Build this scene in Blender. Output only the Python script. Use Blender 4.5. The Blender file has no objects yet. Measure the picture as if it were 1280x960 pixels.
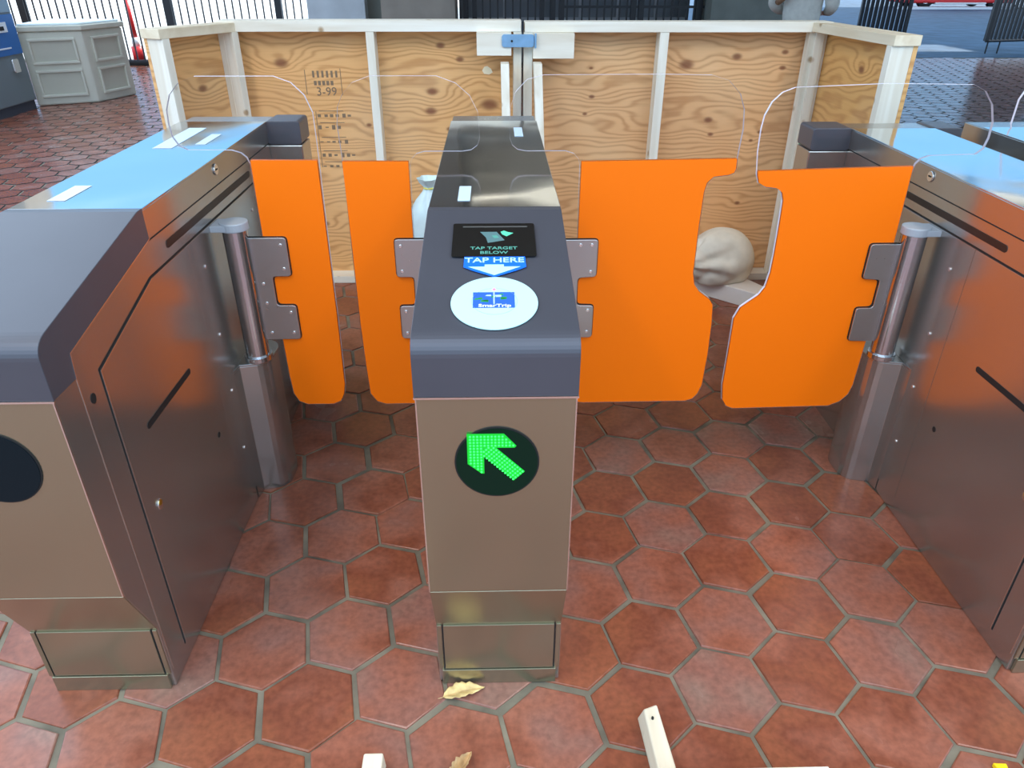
import bpy, bmesh, math, random
from mathutils import Vector, Matrix, noise
random.seed(7)
PI = math.pi
S = bpy.context.scene
COL = S.collection

# ------------------------------------------------------------ camera
cd = bpy.data.cameras.new('camera'); cam = bpy.data.objects.new('camera', cd); COL.objects.link(cam)
cd.sensor_fit = 'HORIZONTAL'; cd.sensor_width = 36.0; cd.lens = 36.0 * 920.0 / 1280.0
cd.clip_start = 0.05; cd.clip_end = 300
p, yw, ro = math.radians(29.784), math.radians(1.3677), math.radians(-0.0885)
cam.matrix_world = (Matrix.Translation((0, 0, 1.5)) @ Matrix.Rotation(-yw, 4, 'Z')
                    @ Matrix.Rotation(PI / 2 - p, 4, 'X') @ Matrix.Rotation(-ro, 4, 'Z'))
S.camera = cam

# ------------------------------------------------------------ light
S.view_settings.view_transform = 'Standard'; S.view_settings.look = 'None'
S.view_settings.gamma = 1.0; S.view_settings.use_curve_mapping = False
S.view_settings.exposure = 0.38
W = bpy.data.worlds.new('sky'); S.world = W; W.use_nodes = True
nt = W.node_tree; nt.nodes.clear()
wo = nt.nodes.new('ShaderNodeOutputWorld'); bg = nt.nodes.new('ShaderNodeBackground')
tc = nt.nodes.new('ShaderNodeTexCoord'); sx = nt.nodes.new('ShaderNodeSeparateXYZ'); cr = nt.nodes.new('ShaderNodeValToRGB')
nt.links.new(tc.outputs['Generated'], sx.inputs[0]); nt.links.new(sx.outputs['Z'], cr.inputs[0])
e = cr.color_ramp.elements
e[0].position = 0.0; e[0].color = (0.46, 0.55, 0.66, 1)
e[1].position = 0.75; e[1].color = (0.62, 0.78, 1.0, 1)
x = e.new(0.05); x.color = (0.34, 0.45, 0.56, 1)
x = e.new(0.13); x.color = (0.11, 0.26, 0.45, 1)
x = e.new(0.25); x.color = (0.13, 0.30, 0.52, 1)
x = e.new(0.42); x.color = (0.66, 0.82, 1.0, 1)
nt.links.new(cr.outputs[0], bg.inputs[0]); bg.inputs[1].default_value = 2.5
nt.links.new(bg.outputs[0], wo.inputs[0])
sd = bpy.data.lights.new('sun', 'SUN'); sd.energy = 5.0; sd.angle = math.radians(0.6); sd.color = (1.0, 0.96, 0.88)
sun = bpy.data.objects.new('sun', sd); COL.objects.link(sun)
sun.rotation_euler = Vector((-0.60, -0.52, -0.80)).to_track_quat('-Z', 'Y').to_euler(); sun.location = (-10, 30, 30)
def area(name, loc, sx_, sy_, power, colr, rot=(0, 0, 0)):
    d = bpy.data.lights.new(name, 'AREA'); d.shape = 'RECTANGLE'; d.size = sx_; d.size_y = sy_; d.energy = power; d.color = colr
    o = bpy.data.objects.new(name, d); COL.objects.link(o); o.location = loc; o.rotation_euler = rot; return o
area('fill_light', (-1.8, 0.6, 4.2), 0.4, 3.2, 60, (1.0, 0.90, 0.76))  # unseen soft fills added to brighten the gates from above
area('fill_light', (2.4, 0.6, 4.2), 0.4, 3.2, 60, (1.0, 0.90, 0.76))

# ------------------------------------------------------------ material helpers
def mat(name):
    m = bpy.data.materials.new(name); m.use_nodes = True
    return m, m.node_tree, m.node_tree.nodes['Principled BSDF']
def L(nt, a, b): nt.links.new(a, b)
def simple(name, c, rough=0.5, metal=0.0, spec=0.5, emis=None, es=0.0, var=0.0, vs=8.0):
    m, t, b = mat(name)
    b.inputs['Base Color'].default_value = (*c, 1); b.inputs['Roughness'].default_value = rough
    b.inputs['Metallic'].default_value = metal; b.inputs['Specular IOR Level'].default_value = spec
    if emis: b.inputs['Emission Color'].default_value = (*emis, 1); b.inputs['Emission Strength'].default_value = es
    if var:
        co = t.nodes.new('ShaderNodeTexCoord'); n = t.nodes.new('ShaderNodeTexNoise'); n.inputs['Scale'].default_value = vs; n.inputs['Detail'].default_value = 5
        L(t, co.outputs['Object'], n.inputs['Vector'])
        r = t.nodes.new('ShaderNodeValToRGB'); r.color_ramp.elements[0].position = 0.3; r.color_ramp.elements[1].position = 0.7
        r.color_ramp.elements[0].color = (*[v * (1 - var) for v in c], 1); r.color_ramp.elements[1].color = (*[min(1, v * (1 + var)) for v in c], 1)
        L(t, n.outputs['Fac'], r.inputs[0]); L(t, r.outputs[0], b.inputs['Base Color'])
    return m
def steel(name, c, rough, stretch, rv=0.08, wav=0.02, bump=0.05, metal=1.0):
    m, t, b = mat(name)
    b.inputs['Metallic'].default_value = metal
    co = t.nodes.new('ShaderNodeTexCoord'); mp = t.nodes.new('ShaderNodeMapping'); mp.inputs['Scale'].default_value = stretch
    n = t.nodes.new('ShaderNodeTexNoise'); n.inputs['Scale'].default_value = 1.0; n.inputs['Detail'].default_value = 4
    L(t, co.outputs['Object'], mp.inputs[0]); L(t, mp.outputs[0], n.inputs['Vector'])
    mr = t.nodes.new('ShaderNodeMapRange'); mr.inputs[3].default_value = rough - rv; mr.inputs[4].default_value = rough + rv
    if bump > 0: L(t, n.outputs['Fac'], mr.inputs[0]); L(t, mr.outputs[0], b.inputs['Roughness'])
    else: b.inputs['Roughness'].default_value = rough
    n2 = t.nodes.new('ShaderNodeTexNoise'); n2.inputs['Scale'].default_value = 3.0; n2.inputs['Detail'].default_value = 1
    L(t, co.outputs['Object'], n2.inputs['Vector'])
    r = t.nodes.new('ShaderNodeMix'); r.data_type = 'RGBA'
    r.inputs[6].default_value = (*[v * 0.9 for v in c], 1); r.inputs[7].default_value = (*[min(1, v * 1.07) for v in c], 1)
    L(t, n2.outputs['Fac'], r.inputs[0]); L(t, r.outputs[2], b.inputs['Base Color'])
    bp = t.nodes.new('ShaderNodeBump'); bp.inputs['Strength'].default_value = bump; bp.inputs['Distance'].default_value = 0.0006
    L(t, n.outputs['Fac'], bp.inputs['Height'])
    b2 = t.nodes.new('ShaderNodeBump'); b2.inputs['Strength'].default_value = 1.0; b2.inputs['Distance'].default_value = wav
    L(t, n2.outputs['Fac'], b2.inputs['Height']); 
    if bump > 0: L(t, b2.outputs[0], bp.inputs['Normal']); L(t, bp.outputs[0], b.inputs['Normal'])
    elif wav > 0: L(t, b2.outputs[0], b.inputs['Normal'])
    return m
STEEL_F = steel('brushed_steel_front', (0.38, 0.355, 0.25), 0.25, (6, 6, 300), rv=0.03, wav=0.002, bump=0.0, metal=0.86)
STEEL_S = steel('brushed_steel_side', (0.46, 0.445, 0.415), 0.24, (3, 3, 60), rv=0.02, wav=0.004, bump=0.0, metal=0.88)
STEEL_D = steel('polished_steel_deck', (0.62, 0.63, 0.62), 0.085, (300, 6, 6), rv=0.03, wav=0.004, bump=0.0)
STEEL_P = steel('turned_steel_pole', (0.58, 0.60, 0.63), 0.16, (30, 30, 300), rv=0.05, wav=0.0)
STEEL_B = steel('bracket_steel', (0.50, 0.51, 0.50), 0.30, (60, 60, 60), rv=0.06, wav=0.001)
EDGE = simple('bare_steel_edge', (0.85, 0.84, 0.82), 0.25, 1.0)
HOOD = simple('slate_hood_paint', (0.075, 0.078, 0.094), 0.34, 0.2, 0.5, var=0.06, vs=4)
BLACK = simple('black_gap', (0.008, 0.008, 0.008), 0.7)
SLOT = simple('dark_window_plastic', (0.018, 0.012, 0.010), 0.45)
CAP = simple('grey_cap_plastic', (0.36, 0.40, 0.44), 0.45)
ORANGE = simple('orange_panel', (0.98, 0.18, 0.0), 0.42, 0.0, 0.25)
WHITE = simple('white_sticker', (0.82, 0.88, 0.92), 0.5)
TAPE = simple('pale_blue_tape', (0.62, 0.78, 0.95), 0.45)
BRASS = simple('brass_key_core', (0.75, 0.55, 0.08), 0.3, 1.0)
# clear polycarbonate
def clearmat():
    m = bpy.data.materials.new('clear_polycarbonate'); m.use_nodes = True; t = m.node_tree; t.nodes.clear()
    o = t.nodes.new('ShaderNodeOutputMaterial'); mx = t.nodes.new('ShaderNodeMixShader'); fr = t.nodes.new('ShaderNodeFresnel'); fr.inputs[0].default_value = 1.22
    a = t.nodes.new('ShaderNodeBsdfTransparent'); a.inputs[0].default_value = (0.985, 0.99, 0.99, 1)
    g = t.nodes.new('ShaderNodeBsdfGlossy'); g.inputs['Roughness'].default_value = 0.03
    L(t, fr.outputs[0], mx.inputs[0]); L(t, a.outputs[0], mx.inputs[1]); L(t, g.outputs[0], mx.inputs[2]); L(t, mx.outputs[0], o.inputs[0])
    return m
CLEAR = clearmat()
CEDGE = simple('polished_clear_edge', (0.88, 0.82, 0.92), 0.25, 0, 1.0)

# plywood: flowing grain with knots; knots = (x, z, radius, strength)
def plywood(name, knots, base=(0.78, 0.44, 0.18), dark=(0.42, 0.17, 0.05), axis='X', seed=0.0, freq=34.0):
    m, t, b = mat(name); N = t.nodes
    co = N.new('ShaderNodeTexCoord'); sp = N.new('ShaderNodeSeparateXYZ'); L(t, co.outputs['Object'], sp.inputs[0])
    def M(op, a, bb=None, c=None):
        n = N.new('ShaderNodeMath'); n.operation = op
        for i, v in enumerate((a, bb, c)):
            if v is None: continue
            if isinstance(v, (int, float)): n.inputs[i].default_value = v
            else: L(t, v, n.inputs[i])
        return n.outputs[0]
    u = sp.outputs[axis]; z = sp.outputs['Z']
    cb = N.new('ShaderNodeCombineXYZ'); L(t, M('MULTIPLY', u, 1.7), cb.inputs[0]); L(t, M('MULTIPLY', z, 5.0), cb.inputs[1]); cb.inputs[2].default_value = seed
    n1 = N.new('ShaderNodeTexNoise'); n1.inputs['Scale'].default_value = 1.0; n1.inputs['Detail'].default_value = 2.5; L(t, cb.outputs[0], n1.inputs['Vector'])
    g = M('ADD', z, M('MULTIPLY', n1.outputs['Fac'], 0.34))
    spot = None
    for (kx, kz, kr, ks) in knots:
        dx = M('MULTIPLY', M('SUBTRACT', u, kx), 0.62); dz = M('SUBTRACT', z, kz)
        d2 = M('ADD', M('MULTIPLY', dx, dx), M('MULTIPLY', dz, dz))
        gs = M('EXPONENT', M('MULTIPLY', d2, -1.0 / (2.6 * kr) ** 2))
        g = M('ADD', g, M('MULTIPLY', gs, ks))
        dd = M('MULTIPLY', d2, 1.0 / (0.75 * kr) ** 2); s = M('EXPONENT', M('MULTIPLY', M('MULTIPLY', dd, dd), -1.0))
        spot = s if spot is None else M('MAXIMUM', spot, s)
    w = M('SINE', M('MULTIPLY', g, freq * 2 * PI))
    w = M('POWER', M('MULTIPLY_ADD', w, 0.5, 0.5), 2.2)
    cb2 = N.new('ShaderNodeCombineXYZ'); L(t, M('MULTIPLY', u, 5.0), cb2.inputs[0]); L(t, M('MULTIPLY', z, 210.0), cb2.inputs[1]); cb2.inputs[2].default_value = seed
    n2 = N.new('ShaderNodeTexNoise'); n2.inputs['Scale'].default_value = 1.0; n2.inputs['Detail'].default_value = 3; L(t, cb2.outputs[0], n2.inputs['Vector'])
    n3 = N.new('ShaderNodeTexNoise'); n3.inputs['Scale'].default_value = 2.2; n3.inputs['Detail'].default_value = 2; L(t, co.outputs['Object'], n3.inputs['Vector'])
    f = M('ADD', M('MULTIPLY', w, M('MULTIPLY', n3.outputs['Fac'], 1.15)), M('MULTIPLY', M('SUBTRACT', n2.outputs['Fac'], 0.5), 0.55))
    mx = N.new('ShaderNodeMix'); mx.data_type = 'RGBA'; mx.clamp_factor = True; L(t, f, mx.inputs[0])
    mx.inputs[6].default_value = (*base, 1); mx.inputs[7].default_value = (*dark, 1)
    out = mx.outputs[2]
    m3 = N.new('ShaderNodeMix'); m3.data_type = 'RGBA'; m3.blend_type = 'MIX'; L(t, M('MULTIPLY', M('SUBTRACT', n3.outputs['Fac'], 0.45), 1.4), m3.inputs[0]); m3.clamp_factor = True
    L(t, out, m3.inputs[6]); m3.inputs[7].default_value = (0.88, 0.62, 0.35, 1); out = m3.outputs[2]
    if spot is not None:
        m4 = N.new('ShaderNodeMix'); m4.data_type = 'RGBA'; L(t, M('MULTIPLY', spot, 0.85), m4.inputs[0]); L(t, out, m4.inputs[6]); m4.inputs[7].default_value = (0.20, 0.07, 0.035, 1); out = m4.outputs[2]
    L(t, out, b.inputs['Base Color']); b.inputs['Roughness'].default_value = 0.6; b.inputs['Specular IOR Level'].default_value = 0.25
    return m
def lumber(name, c, var=0.14, axis_scale=(18, 18, 1.2)):
    m, t, b = mat(name); N = t.nodes
    co = N.new('ShaderNodeTexCoord'); mp = N.new('ShaderNodeMapping'); mp.inputs['Scale'].default_value = axis_scale
    n = N.new('ShaderNodeTexNoise'); n.inputs['Scale'].default_value = 1; n.inputs['Detail'].default_value = 5; n.inputs['Distortion'].default_value = 0.6
    L(t, co.outputs['Object'], mp.inputs[0]); L(t, mp.outputs[0], n.inputs['Vector'])
    r = N.new('ShaderNodeValToRGB'); r.color_ramp.elements[0].position = 0.3; r.color_ramp.elements[1].position = 0.65
    r.color_ramp.elements[0].color = (c[0] * (1 - 1.3 * var), c[1] * (1 - 1.7 * var), c[2] * (1 - 2.2 * var), 1); r.color_ramp.elements[1].color = (*c, 1)
    L(t, n.outputs['Fac'], r.inputs[0])
    v = N.new('ShaderNodeTexVoronoi'); v.inputs['Scale'].default_value = 7.0; L(t, co.outputs['Object'], v.inputs['Vector'])
    r2 = N.new('ShaderNodeValToRGB'); r2.color_ramp.elements[0].position = 0.06; r2.color_ramp.elements[1].position = 0.13
    r2.color_ramp.elements[0].color = (0.55, 0.42, 0.30, 1); r2.color_ramp.elements[1].color = (1, 1, 1, 1); L(t, v.outputs['Distance'], r2.inputs[0])
    mx = N.new('ShaderNodeMix'); mx.data_type = 'RGBA'; mx.blend_type = 'MULTIPLY'; mx.inputs[0].default_value = 1.0
    L(t, r.outputs[0], mx.inputs[6]); L(t, r2.outputs[0], mx.inputs[7]); L(t, mx.outputs[2], b.inputs['Base Color'])
    b.inputs['Roughness'].default_value = 0.65; b.inputs['Specular IOR Level'].default_value = 0.25
    return m
PINE_V = lumber('pale_pine_upright', (0.86, 0.84, 0.74), axis_scale=(18, 18, 1.2))
PINE_H = lumber('pale_pine_level', (0.88, 0.86, 0.76), axis_scale=(1.2, 18, 18))
PINE_Y = lumber('pale_pine_lengthwise', (0.82, 0.74, 0.57), axis_scale=(18, 1.2, 18))

# ------------------------------------------------------------ mesh helpers
class MB:
    def __init__(s): s.v = []; s.f = []; s.m = []
    def add(s, vs, fs, mi=0):
        o = len(s.v); s.v += [tuple(q) for q in vs]; s.f += [tuple(i + o for i in f) for f in fs]; s.m += [mi] * len(fs); return s
    def box(s, x0, x1, y0, y1, z0, z1, mi=0):
        return s.add([(x0, y0, z0), (x1, y0, z0), (x1, y1, z0), (x0, y1, z0), (x0, y0, z1), (x1, y0, z1), (x1, y1, z1), (x0, y1, z1)],
                     [(0, 3, 2, 1), (4, 5, 6, 7), (0, 1, 5, 4), (1, 2, 6, 5), (2, 3, 7, 6), (3, 0, 4, 7)], mi)
    def prism(s, poly, axis, a, b, mi=0, side=None):
        # poly: 2D points; axis 'x': (y,z); 'y': (x,z); 'z': (x,y)
        def P(q, t):
            return {'x': (t, q[0], q[1]), 'y': (q[0], t, q[1]), 'z': (q[0], q[1], t)}[axis]
        n = len(poly); vs = [P(q, a) for q in poly] + [P(q, b) for q in poly]
        s.add(vs, [tuple(range(n - 1, -1, -1)), tuple(range(n, 2 * n))], mi)
        o = len(s.v) - 2 * n
        for i in range(n):
            j = (i + 1) % n
            s.f.append((o + i, o + j, o + n + j, o + n + i)); s.m.append(mi if side is None else side)
        return s
    def tube(s, pts, r, n=10, mi=0, cap=True):
        pts = [Vector(q) for q in pts]; rs = r if isinstance(r, (list, tuple)) else [r] * len(pts)
        o = len(s.v); T0 = (pts[1] - pts[0]).normalized(); up = Vector((0, 0, 1)) if abs(T0.z) < 0.9 else Vector((1, 0, 0))
        U = T0.cross(up).normalized()
        for i, q in enumerate(pts):
            T = (pts[min(i + 1, len(pts) - 1)] - pts[max(i - 1, 0)]).normalized()
            U = (U - T * U.dot(T)).normalized(); V = T.cross(U)
            for k in range(n):
                a = 2 * PI * k / n; s.v.append(tuple(q + (U * math.cos(a) + V * math.sin(a)) * rs[i]))
        for i in range(len(pts) - 1):
            for k in range(n):
                j = (k + 1) % n; s.f.append((o + i * n + k, o + i * n + j, o + (i + 1) * n + j, o + (i + 1) * n + k)); s.m.append(mi)
        if cap:
            s.f.append(tuple(o + k for k in range(n - 1, -1, -1))); s.m.append(mi)
            e_ = o + (len(pts) - 1) * n; s.f.append(tuple(e_ + k for k in range(n))); s.m.append(mi)
        return s
    def build(s, name, mats, parent=None, off=(0, 0, 0), bevel=0.0, smooth=False, seg=2):
        me = bpy.data.meshes.new(name); me.from_pydata([(a - off[0], b - off[1], c - off[2]) for a, b, c in s.v], [], s.f)
        if not isinstance(mats, (list, tuple)): mats = [mats]
        for m in mats: me.materials.append(m)
        for pl, mi in zip(me.polygons, s.m): pl.material_index = mi
        bm = bmesh.new(); bm.from_mesh(me); bmesh.ops.recalc_face_normals(bm, faces=bm.faces); bm.to_mesh(me); bm.free()
        if smooth:
            for pl in me.polygons: pl.use_smooth = True
        o = bpy.data.objects.new(name, me); COL.objects.link(o)
        if parent is not None: o.parent = parent
        if bevel:
            b = o.modifiers.new('bevel', 'BEVEL'); b.width = bevel; b.segments = seg; b.limit_method = 'ANGLE'; b.angle_limit = math.radians(35)
        return o
def bx(name, m, parent, x0, x1, y0, y1, z0, z1, bevel=0.0): return MB().box(x0, x1, y0, y1, z0, z1).build(name, m, parent, bevel=bevel)
def thing(name, label, cat, loc=(0, 0, 0), rz=0, group=None):
    o = bpy.data.objects.new(name, None); COL.objects.link(o); o.empty_display_size = 0.1
    o.location = loc; o.rotation_euler = (0, 0, rz); return tag(o, label, cat, group)
def tag(o, label, cat, group=None):
    o['label'] = label; o['category'] = cat
    if group: o['group'] = group
    return o
def struct(o): o['kind'] = 'structure'; return o
def put(o, loc):          # origin to loc, geometry stays
    o.location = loc
    for v in o.data.vertices: v.co -= Vector(loc)
    return o
def disc(cx, cy, rx, ry, n=32): return [(cx + rx * math.cos(2 * PI * i / n), cy + ry * math.sin(2 * PI * i / n)) for i in range(n)]
def rrect(x0, x1, y0, y1, r, n=5):
    out = []
    for cx, cy, a0 in ((x1 - r, y1 - r, 0), (x0 + r, y1 - r, 90), (x0 + r, y0 + r, 180), (x1 - r, y0 + r, 270)):
        for i in range(n + 1):
            a = math.radians(a0 + 90 * i / n); out.append((cx + r * math.cos(a), cy + r * math.sin(a)))
    return out
def rpoly(pts, r, n=4):    # polygon with rounded corners
    out = []; N_ = len(pts)
    for i in range(N_):
        a, b, c = (Vector(pts[(i - 1) % N_]), Vector(pts[i]), Vector(pts[(i + 1) % N_]))
        rr = min(r, (a - b).length * 0.45, (c - b).length * 0.45)
        p0 = b + (a - b).normalized() * rr; p1 = b + (c - b).normalized() * rr
        for k in range(n + 1):
            t_ = k / n; out.append(tuple(p0 * (1 - t_) ** 2 + b * 2 * t_ * (1 - t_) + p1 * t_ ** 2))
    return out
def text_mesh(name, body, size, m, parent, mw, depth=0.0006, bold=0.0, align='CENTER', sx=1.0):
    c = bpy.data.curves.new(name, 'FONT'); c.body = body; c.size = size; c.extrude = depth; c.offset = bold
    c.align_x = align; c.align_y = 'CENTER'; c.resolution_u = 3
    t = bpy.data.objects.new('tmp', c); COL.objects.link(t)
    dg = bpy.context.evaluated_depsgraph_get(); me = bpy.data.meshes.new_from_object(t.evaluated_get(dg))
    bpy.data.objects.remove(t); me.materials.clear(); me.materials.append(m)
    me.transform(Matrix.Scale(sx, 4, (1, 0, 0))); me.transform(mw)
    o = bpy.data.objects.new(name, me); COL.objects.link(o)
    if parent is not None: o.parent = parent
    return o

# ------------------------------------------------------------ floor: hexagonal quarry tiles
def tile_material():
    m, t, b = mat('red_quarry_tile'); N = t.nodes
    at = N.new('ShaderNodeAttribute'); at.attribute_name = 'tint'; co = N.new('ShaderNodeTexCoord')
    n = N.new('ShaderNodeTexNoise'); n.inputs['Scale'].default_value = 5.5; n.inputs['Detail'].default_value = 2.0; L(t, co.outputs['Object'], n.inputs['Vector'])
    n2 = N.new('ShaderNodeTexNoise'); n2.inputs['Scale'].default_value = 60; n2.inputs['Detail'].default_value = 5; L(t, co.outputs['Object'], n2.inputs['Vector'])
    sp = N.new('ShaderNodeSeparateColor'); L(t, at.outputs['Color'], sp.inputs[0])
    ad = N.new('ShaderNodeMath'); ad.operation = 'MULTIPLY_ADD'; L(t, n.outputs['Fac'], ad.inputs[0]); ad.inputs[1].default_value = 1.1; L(t, sp.outputs[0], ad.inputs[2])
    r = N.new('ShaderNodeValToRGB'); el = r.color_ramp.elements
    el[0].position = 0.55; el[0].color = (0.285, 0.092, 0.046, 1); el[1].position = 1.0; el[1].color = (0.27, 0.160, 0.120, 1)
    for ps, cc in ((0.55, (0.23, 0.070, 0.038, 1)), (0.68, (0.315, 0.112, 0.068, 1)), (0.82, (0.28, 0.122, 0.088, 1))):
        q = el.new(min(ps, 1.0)); q.color = cc
    mr = N.new('ShaderNodeMath'); mr.operation = 'MULTIPLY'; mr.inputs[1].default_value = 0.80; L(t, ad.outputs[0], mr.inputs[0])
    el[0].position = 0.42
    L(t, mr.outputs[0], r.inputs[0])
    mx = N.new('ShaderNodeMix'); mx.data_type = 'RGBA'; mx.blend_type = 'MULTIPLY'; mx.inputs[0].default_value = 1.0
    r2 = N.new('ShaderNodeValToRGB'); r2.color_ramp.elements[0].position = 0.25; r2.color_ramp.elements[0].color = (0.72, 0.72, 0.72, 1); r2.color_ramp.elements[1].position = 0.65
    r2.color_ramp.elements[1].color = (1.06, 1.04, 1.02, 1)
    L(t, n2.outputs['Fac'], r2.inputs[0]); L(t, r.outputs[0], mx.inputs[6]); L(t, r2.outputs[0], mx.inputs[7]); L(t, mx.outputs[2], b.inputs['Base Color'])
    rr = N.new('ShaderNodeMapRange'); rr.inputs[3].default_value = 0.14; rr.inputs[4].default_value = 0.34; L(t, n.outputs['Fac'], rr.inputs[0]); L(t, rr.outputs[0], b.inputs['Roughness'])
    bp = N.new('ShaderNodeBump'); bp.inputs['Strength'].default_value = 0.25; bp.inputs['Distance'].default_value = 0.001
    n4 = N.new('ShaderNodeTexNoise'); n4.inputs['Scale'].default_value = 14; n4.inputs['Detail'].default_value = 4; L(t, co.outputs['Object'], n4.inputs['Vector'])
    L(t, n4.outputs['Fac'], bp.inputs['Height']); L(t, bp.outputs[0], b.inputs['Normal'])
    b.inputs['Specular IOR Level'].default_value = 0.36
    return m
TILE = tile_material()
GROUT = simple('cement_grout', (0.165, 0.142, 0.098), 0.8, var=0.45, vs=9)
GROUT_D = simple('dark_joint', (0.035, 0.03, 0.03), 0.9, spec=0.1)
def lat(u, v): return (-0.4721 + 0.20883 * u + 0.06144 * v, 1.7146 + 0.04725 * u + 0.21195 * v)
def make_floor():
    # corner offsets of a cell = circumcentres of neighbouring lattice triangles
    d = [(1, 0), (0, 1), (-1, 1), (-1, 0), (0, -1), (1, -1)]
    def circ(a, b):
        ax, ay = a; bx_, by = b; D = 2 * (ax * by - ay * bx_); A2 = ax * ax + ay * ay; B2 = bx_ * bx_ + by * by
        return ((by * A2 - ay * B2) / D, (ax * B2 - bx_ * A2) / D)
    o0 = lat(0, 0); dv = [(lat(*q)[0] - o0[0], lat(*q)[1] - o0[1]) for q in d]
    cor = [circ(dv[i], dv[(i + 1) % 6]) for i in range(6)]
    V = []; F = []; T = []; MI = []; rnd = random.Random(3)
    for v in range(-60, 72):
        for u in range(-70, 90):
            cx, cy = lat(u, v)
            if not (-7 < cy < 14.4): continue
            if not (-2.2 - 0.82 * max(cy, 0) - (1.5 if cy < 0 else 0) < cx < 2.4 + 0.86 * max(cy, 0) + (1.5 if cy < 0 else 0)): continue
            far = cy > 5
            g = rnd.uniform(0.032, 0.062); jx, jy, ja = rnd.gauss(0, .0022), rnd.gauss(0, .0022), rnd.gauss(0, .008)
            tint = rnd.uniform(0.0, 1.0) * 0.5; o = len(V)
            rings = ((0.0, -0.006), (0.012, -0.0015), (0.035, 0.0)) if not far else ((0.0, -0.003), (0.045, 0.0))
            hz = rnd.uniform(-0.0008, 0.0004)
            for (ins, z) in rings:
                for (ox, oy) in cor:
                    k = 1 - g - ins; a, b = ox * k, oy * k
                    a += rnd.gauss(0, .0006); b += rnd.gauss(0, .0006)
                    V.append((cx + jx + a - ja * b, cy + jy + b + ja * a, z + hz))
            nr = len(rings)
            for r_ in range(nr - 1):
                for i in range(6):
                    j = (i + 1) % 6; F.append((o + r_ * 6 + i, o + r_ * 6 + j, o + r_ * 6 + 6 + j, o + r_ * 6 + 6 + i)); T.append(tint); MI.append(2 if far else 0)
            F.append(tuple(o + (nr - 1) * 6 + i for i in range(6))); T.append(tint); MI.append(0)
    o = len(V); V += [(-20, -12, -0.0045), (20, -12, -0.0045), (20, 14.5, -0.0045), (-20, 14.5, -0.0045)]; F.append((o, o + 1, o + 2, o + 3)); T.append(0); MI.append(1)
    me = bpy.data.meshes.new('floor'); me.from_pydata(V, [], F); me.materials.append(TILE); me.materials.append(GROUT)
    me.materials.append(GROUT_D)
    me.polygons.foreach_set('material_index', MI)
    ca = me.color_attributes.new('tint', 'FLOAT_COLOR', 'CORNER'); buf = []
    for pl, tt in zip(me.polygons, T): buf += [tt, tt, tt, 1.0] * len(pl.loop_indices)
    ca.data.foreach_set('color', buf)
    o = bpy.data.objects.new('floor', me); COL.objects.link(o); return struct(o)
make_floor()
PAVE = simple('pale_paving', (0.62, 0.60, 0.56), 0.6, var=0.15, vs=1.5)
ASPH = simple('dark_paving', (0.06, 0.12, 0.20), 0.6, 0.0, 0.15, var=0.25, vs=2.5)
struct(MB().box(-60, 3.2, 14.5, 70, -0.3, -0.002).build('ground_paving', PAVE))
struct(MB().box(3.2, 60, 14.5, 70, -0.3, -0.002).build('ground_forecourt', ASPH))
CONC = simple('grey_concrete', (0.36, 0.35, 0.33), 0.75, var=0.15, vs=3)
CONC2 = simple('tan_concrete', (0.33, 0.29, 0.24), 0.75, var=0.12, vs=3)
CONC3 = simple('bluish_concrete', (0.50, 0.55, 0.58), 0.7, var=0.12, vs=3)
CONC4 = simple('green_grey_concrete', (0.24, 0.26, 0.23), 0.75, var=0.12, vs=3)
# canopy overhead with a coffered underside
cn = MB(); cn.box(-3.0, 13, 0.6, 14.6, 4.4, 4.8)
for k in range(7): cn.box(-3.0, 13, 0.8 + 2.1 * k, 1.1 + 2.1 * k, 4.15, 4.4)
struct(cn.build('ceiling', CONC))
cn = MB(); cn.box(3.2, 17.3, 14.6, 40, 12, 12.3); cn.box(18.7, 60, 14.6, 40, 12, 12.3); cn.box(17.3, 18.7, 14.6, 23.4, 12, 12.3); cn.box(17.3, 18.7, 25.0, 40, 12, 12.3)  # unseen slab added to shade the forecourt; its hole lets a sun patch through
struct(cn.build('forecourt_sun_blocker', CONC))
# columns
struct(MB().box(-2.75, -1.9, 12.3, 13.1, 0, 4.4).build('column_bluish', CONC3))
struct(MB().box(-1.62, -0.55, 12.0, 13.0, 0, 4.4).build('column_tan', CONC2))
struct(MB().box(-1.9, -1.55, 12.6, 13.2, 0, 4.4).build('column_painted_shade', CONC4))  # darker block stands in for the shaded side of the tan column
struct(MB().box(3.25, 4.9, 12.2, 13.2, 0, 4.4).build('column_grey', CONC4))
struct(MB().box(-8.0, -7.4, 11.6, 12.4, 0, 4.4).build('column_left', CONC2))
SHUT = simple('dark_shutter', (0.10, 0.115, 0.13), 0.35, 0.3)
sh = MB(); sh.box(-0.55, 3.25, 13.6, 13.7, 0, 4.4)
struct(sh.build('wall_back', SHUT))
struct(MB().box(-3.0, 3.25, 13.4, 13.59, 2.7, 4.4).build('wall_back_added', CONC))  # unseen fascia added to lighten the reflection in the central deck
for k in range(6):
    lt = thing('added_strip_lamp', 'added linear lamp, unseen, put in for the deck reflection', 'lamp', (-1.6 + 2.2 * k, 12.7, 4.12), group='added strip lamps out of view')  # unseen lamp row added to draw the bright line reflected in the decks
    MB().box(-1.0, 1.0, -0.07, 0.07, 0.0, 0.06).build('housing', CONC, lt)
    MB().box(-0.98, 0.98, -0.045, 0.045, -0.04, 0.0).build('tube', simple('added_lamp_tube', (1, 1, 1), 0.5, emis=(1.0, 0.95, 0.80), es=4.0), lt)

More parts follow.
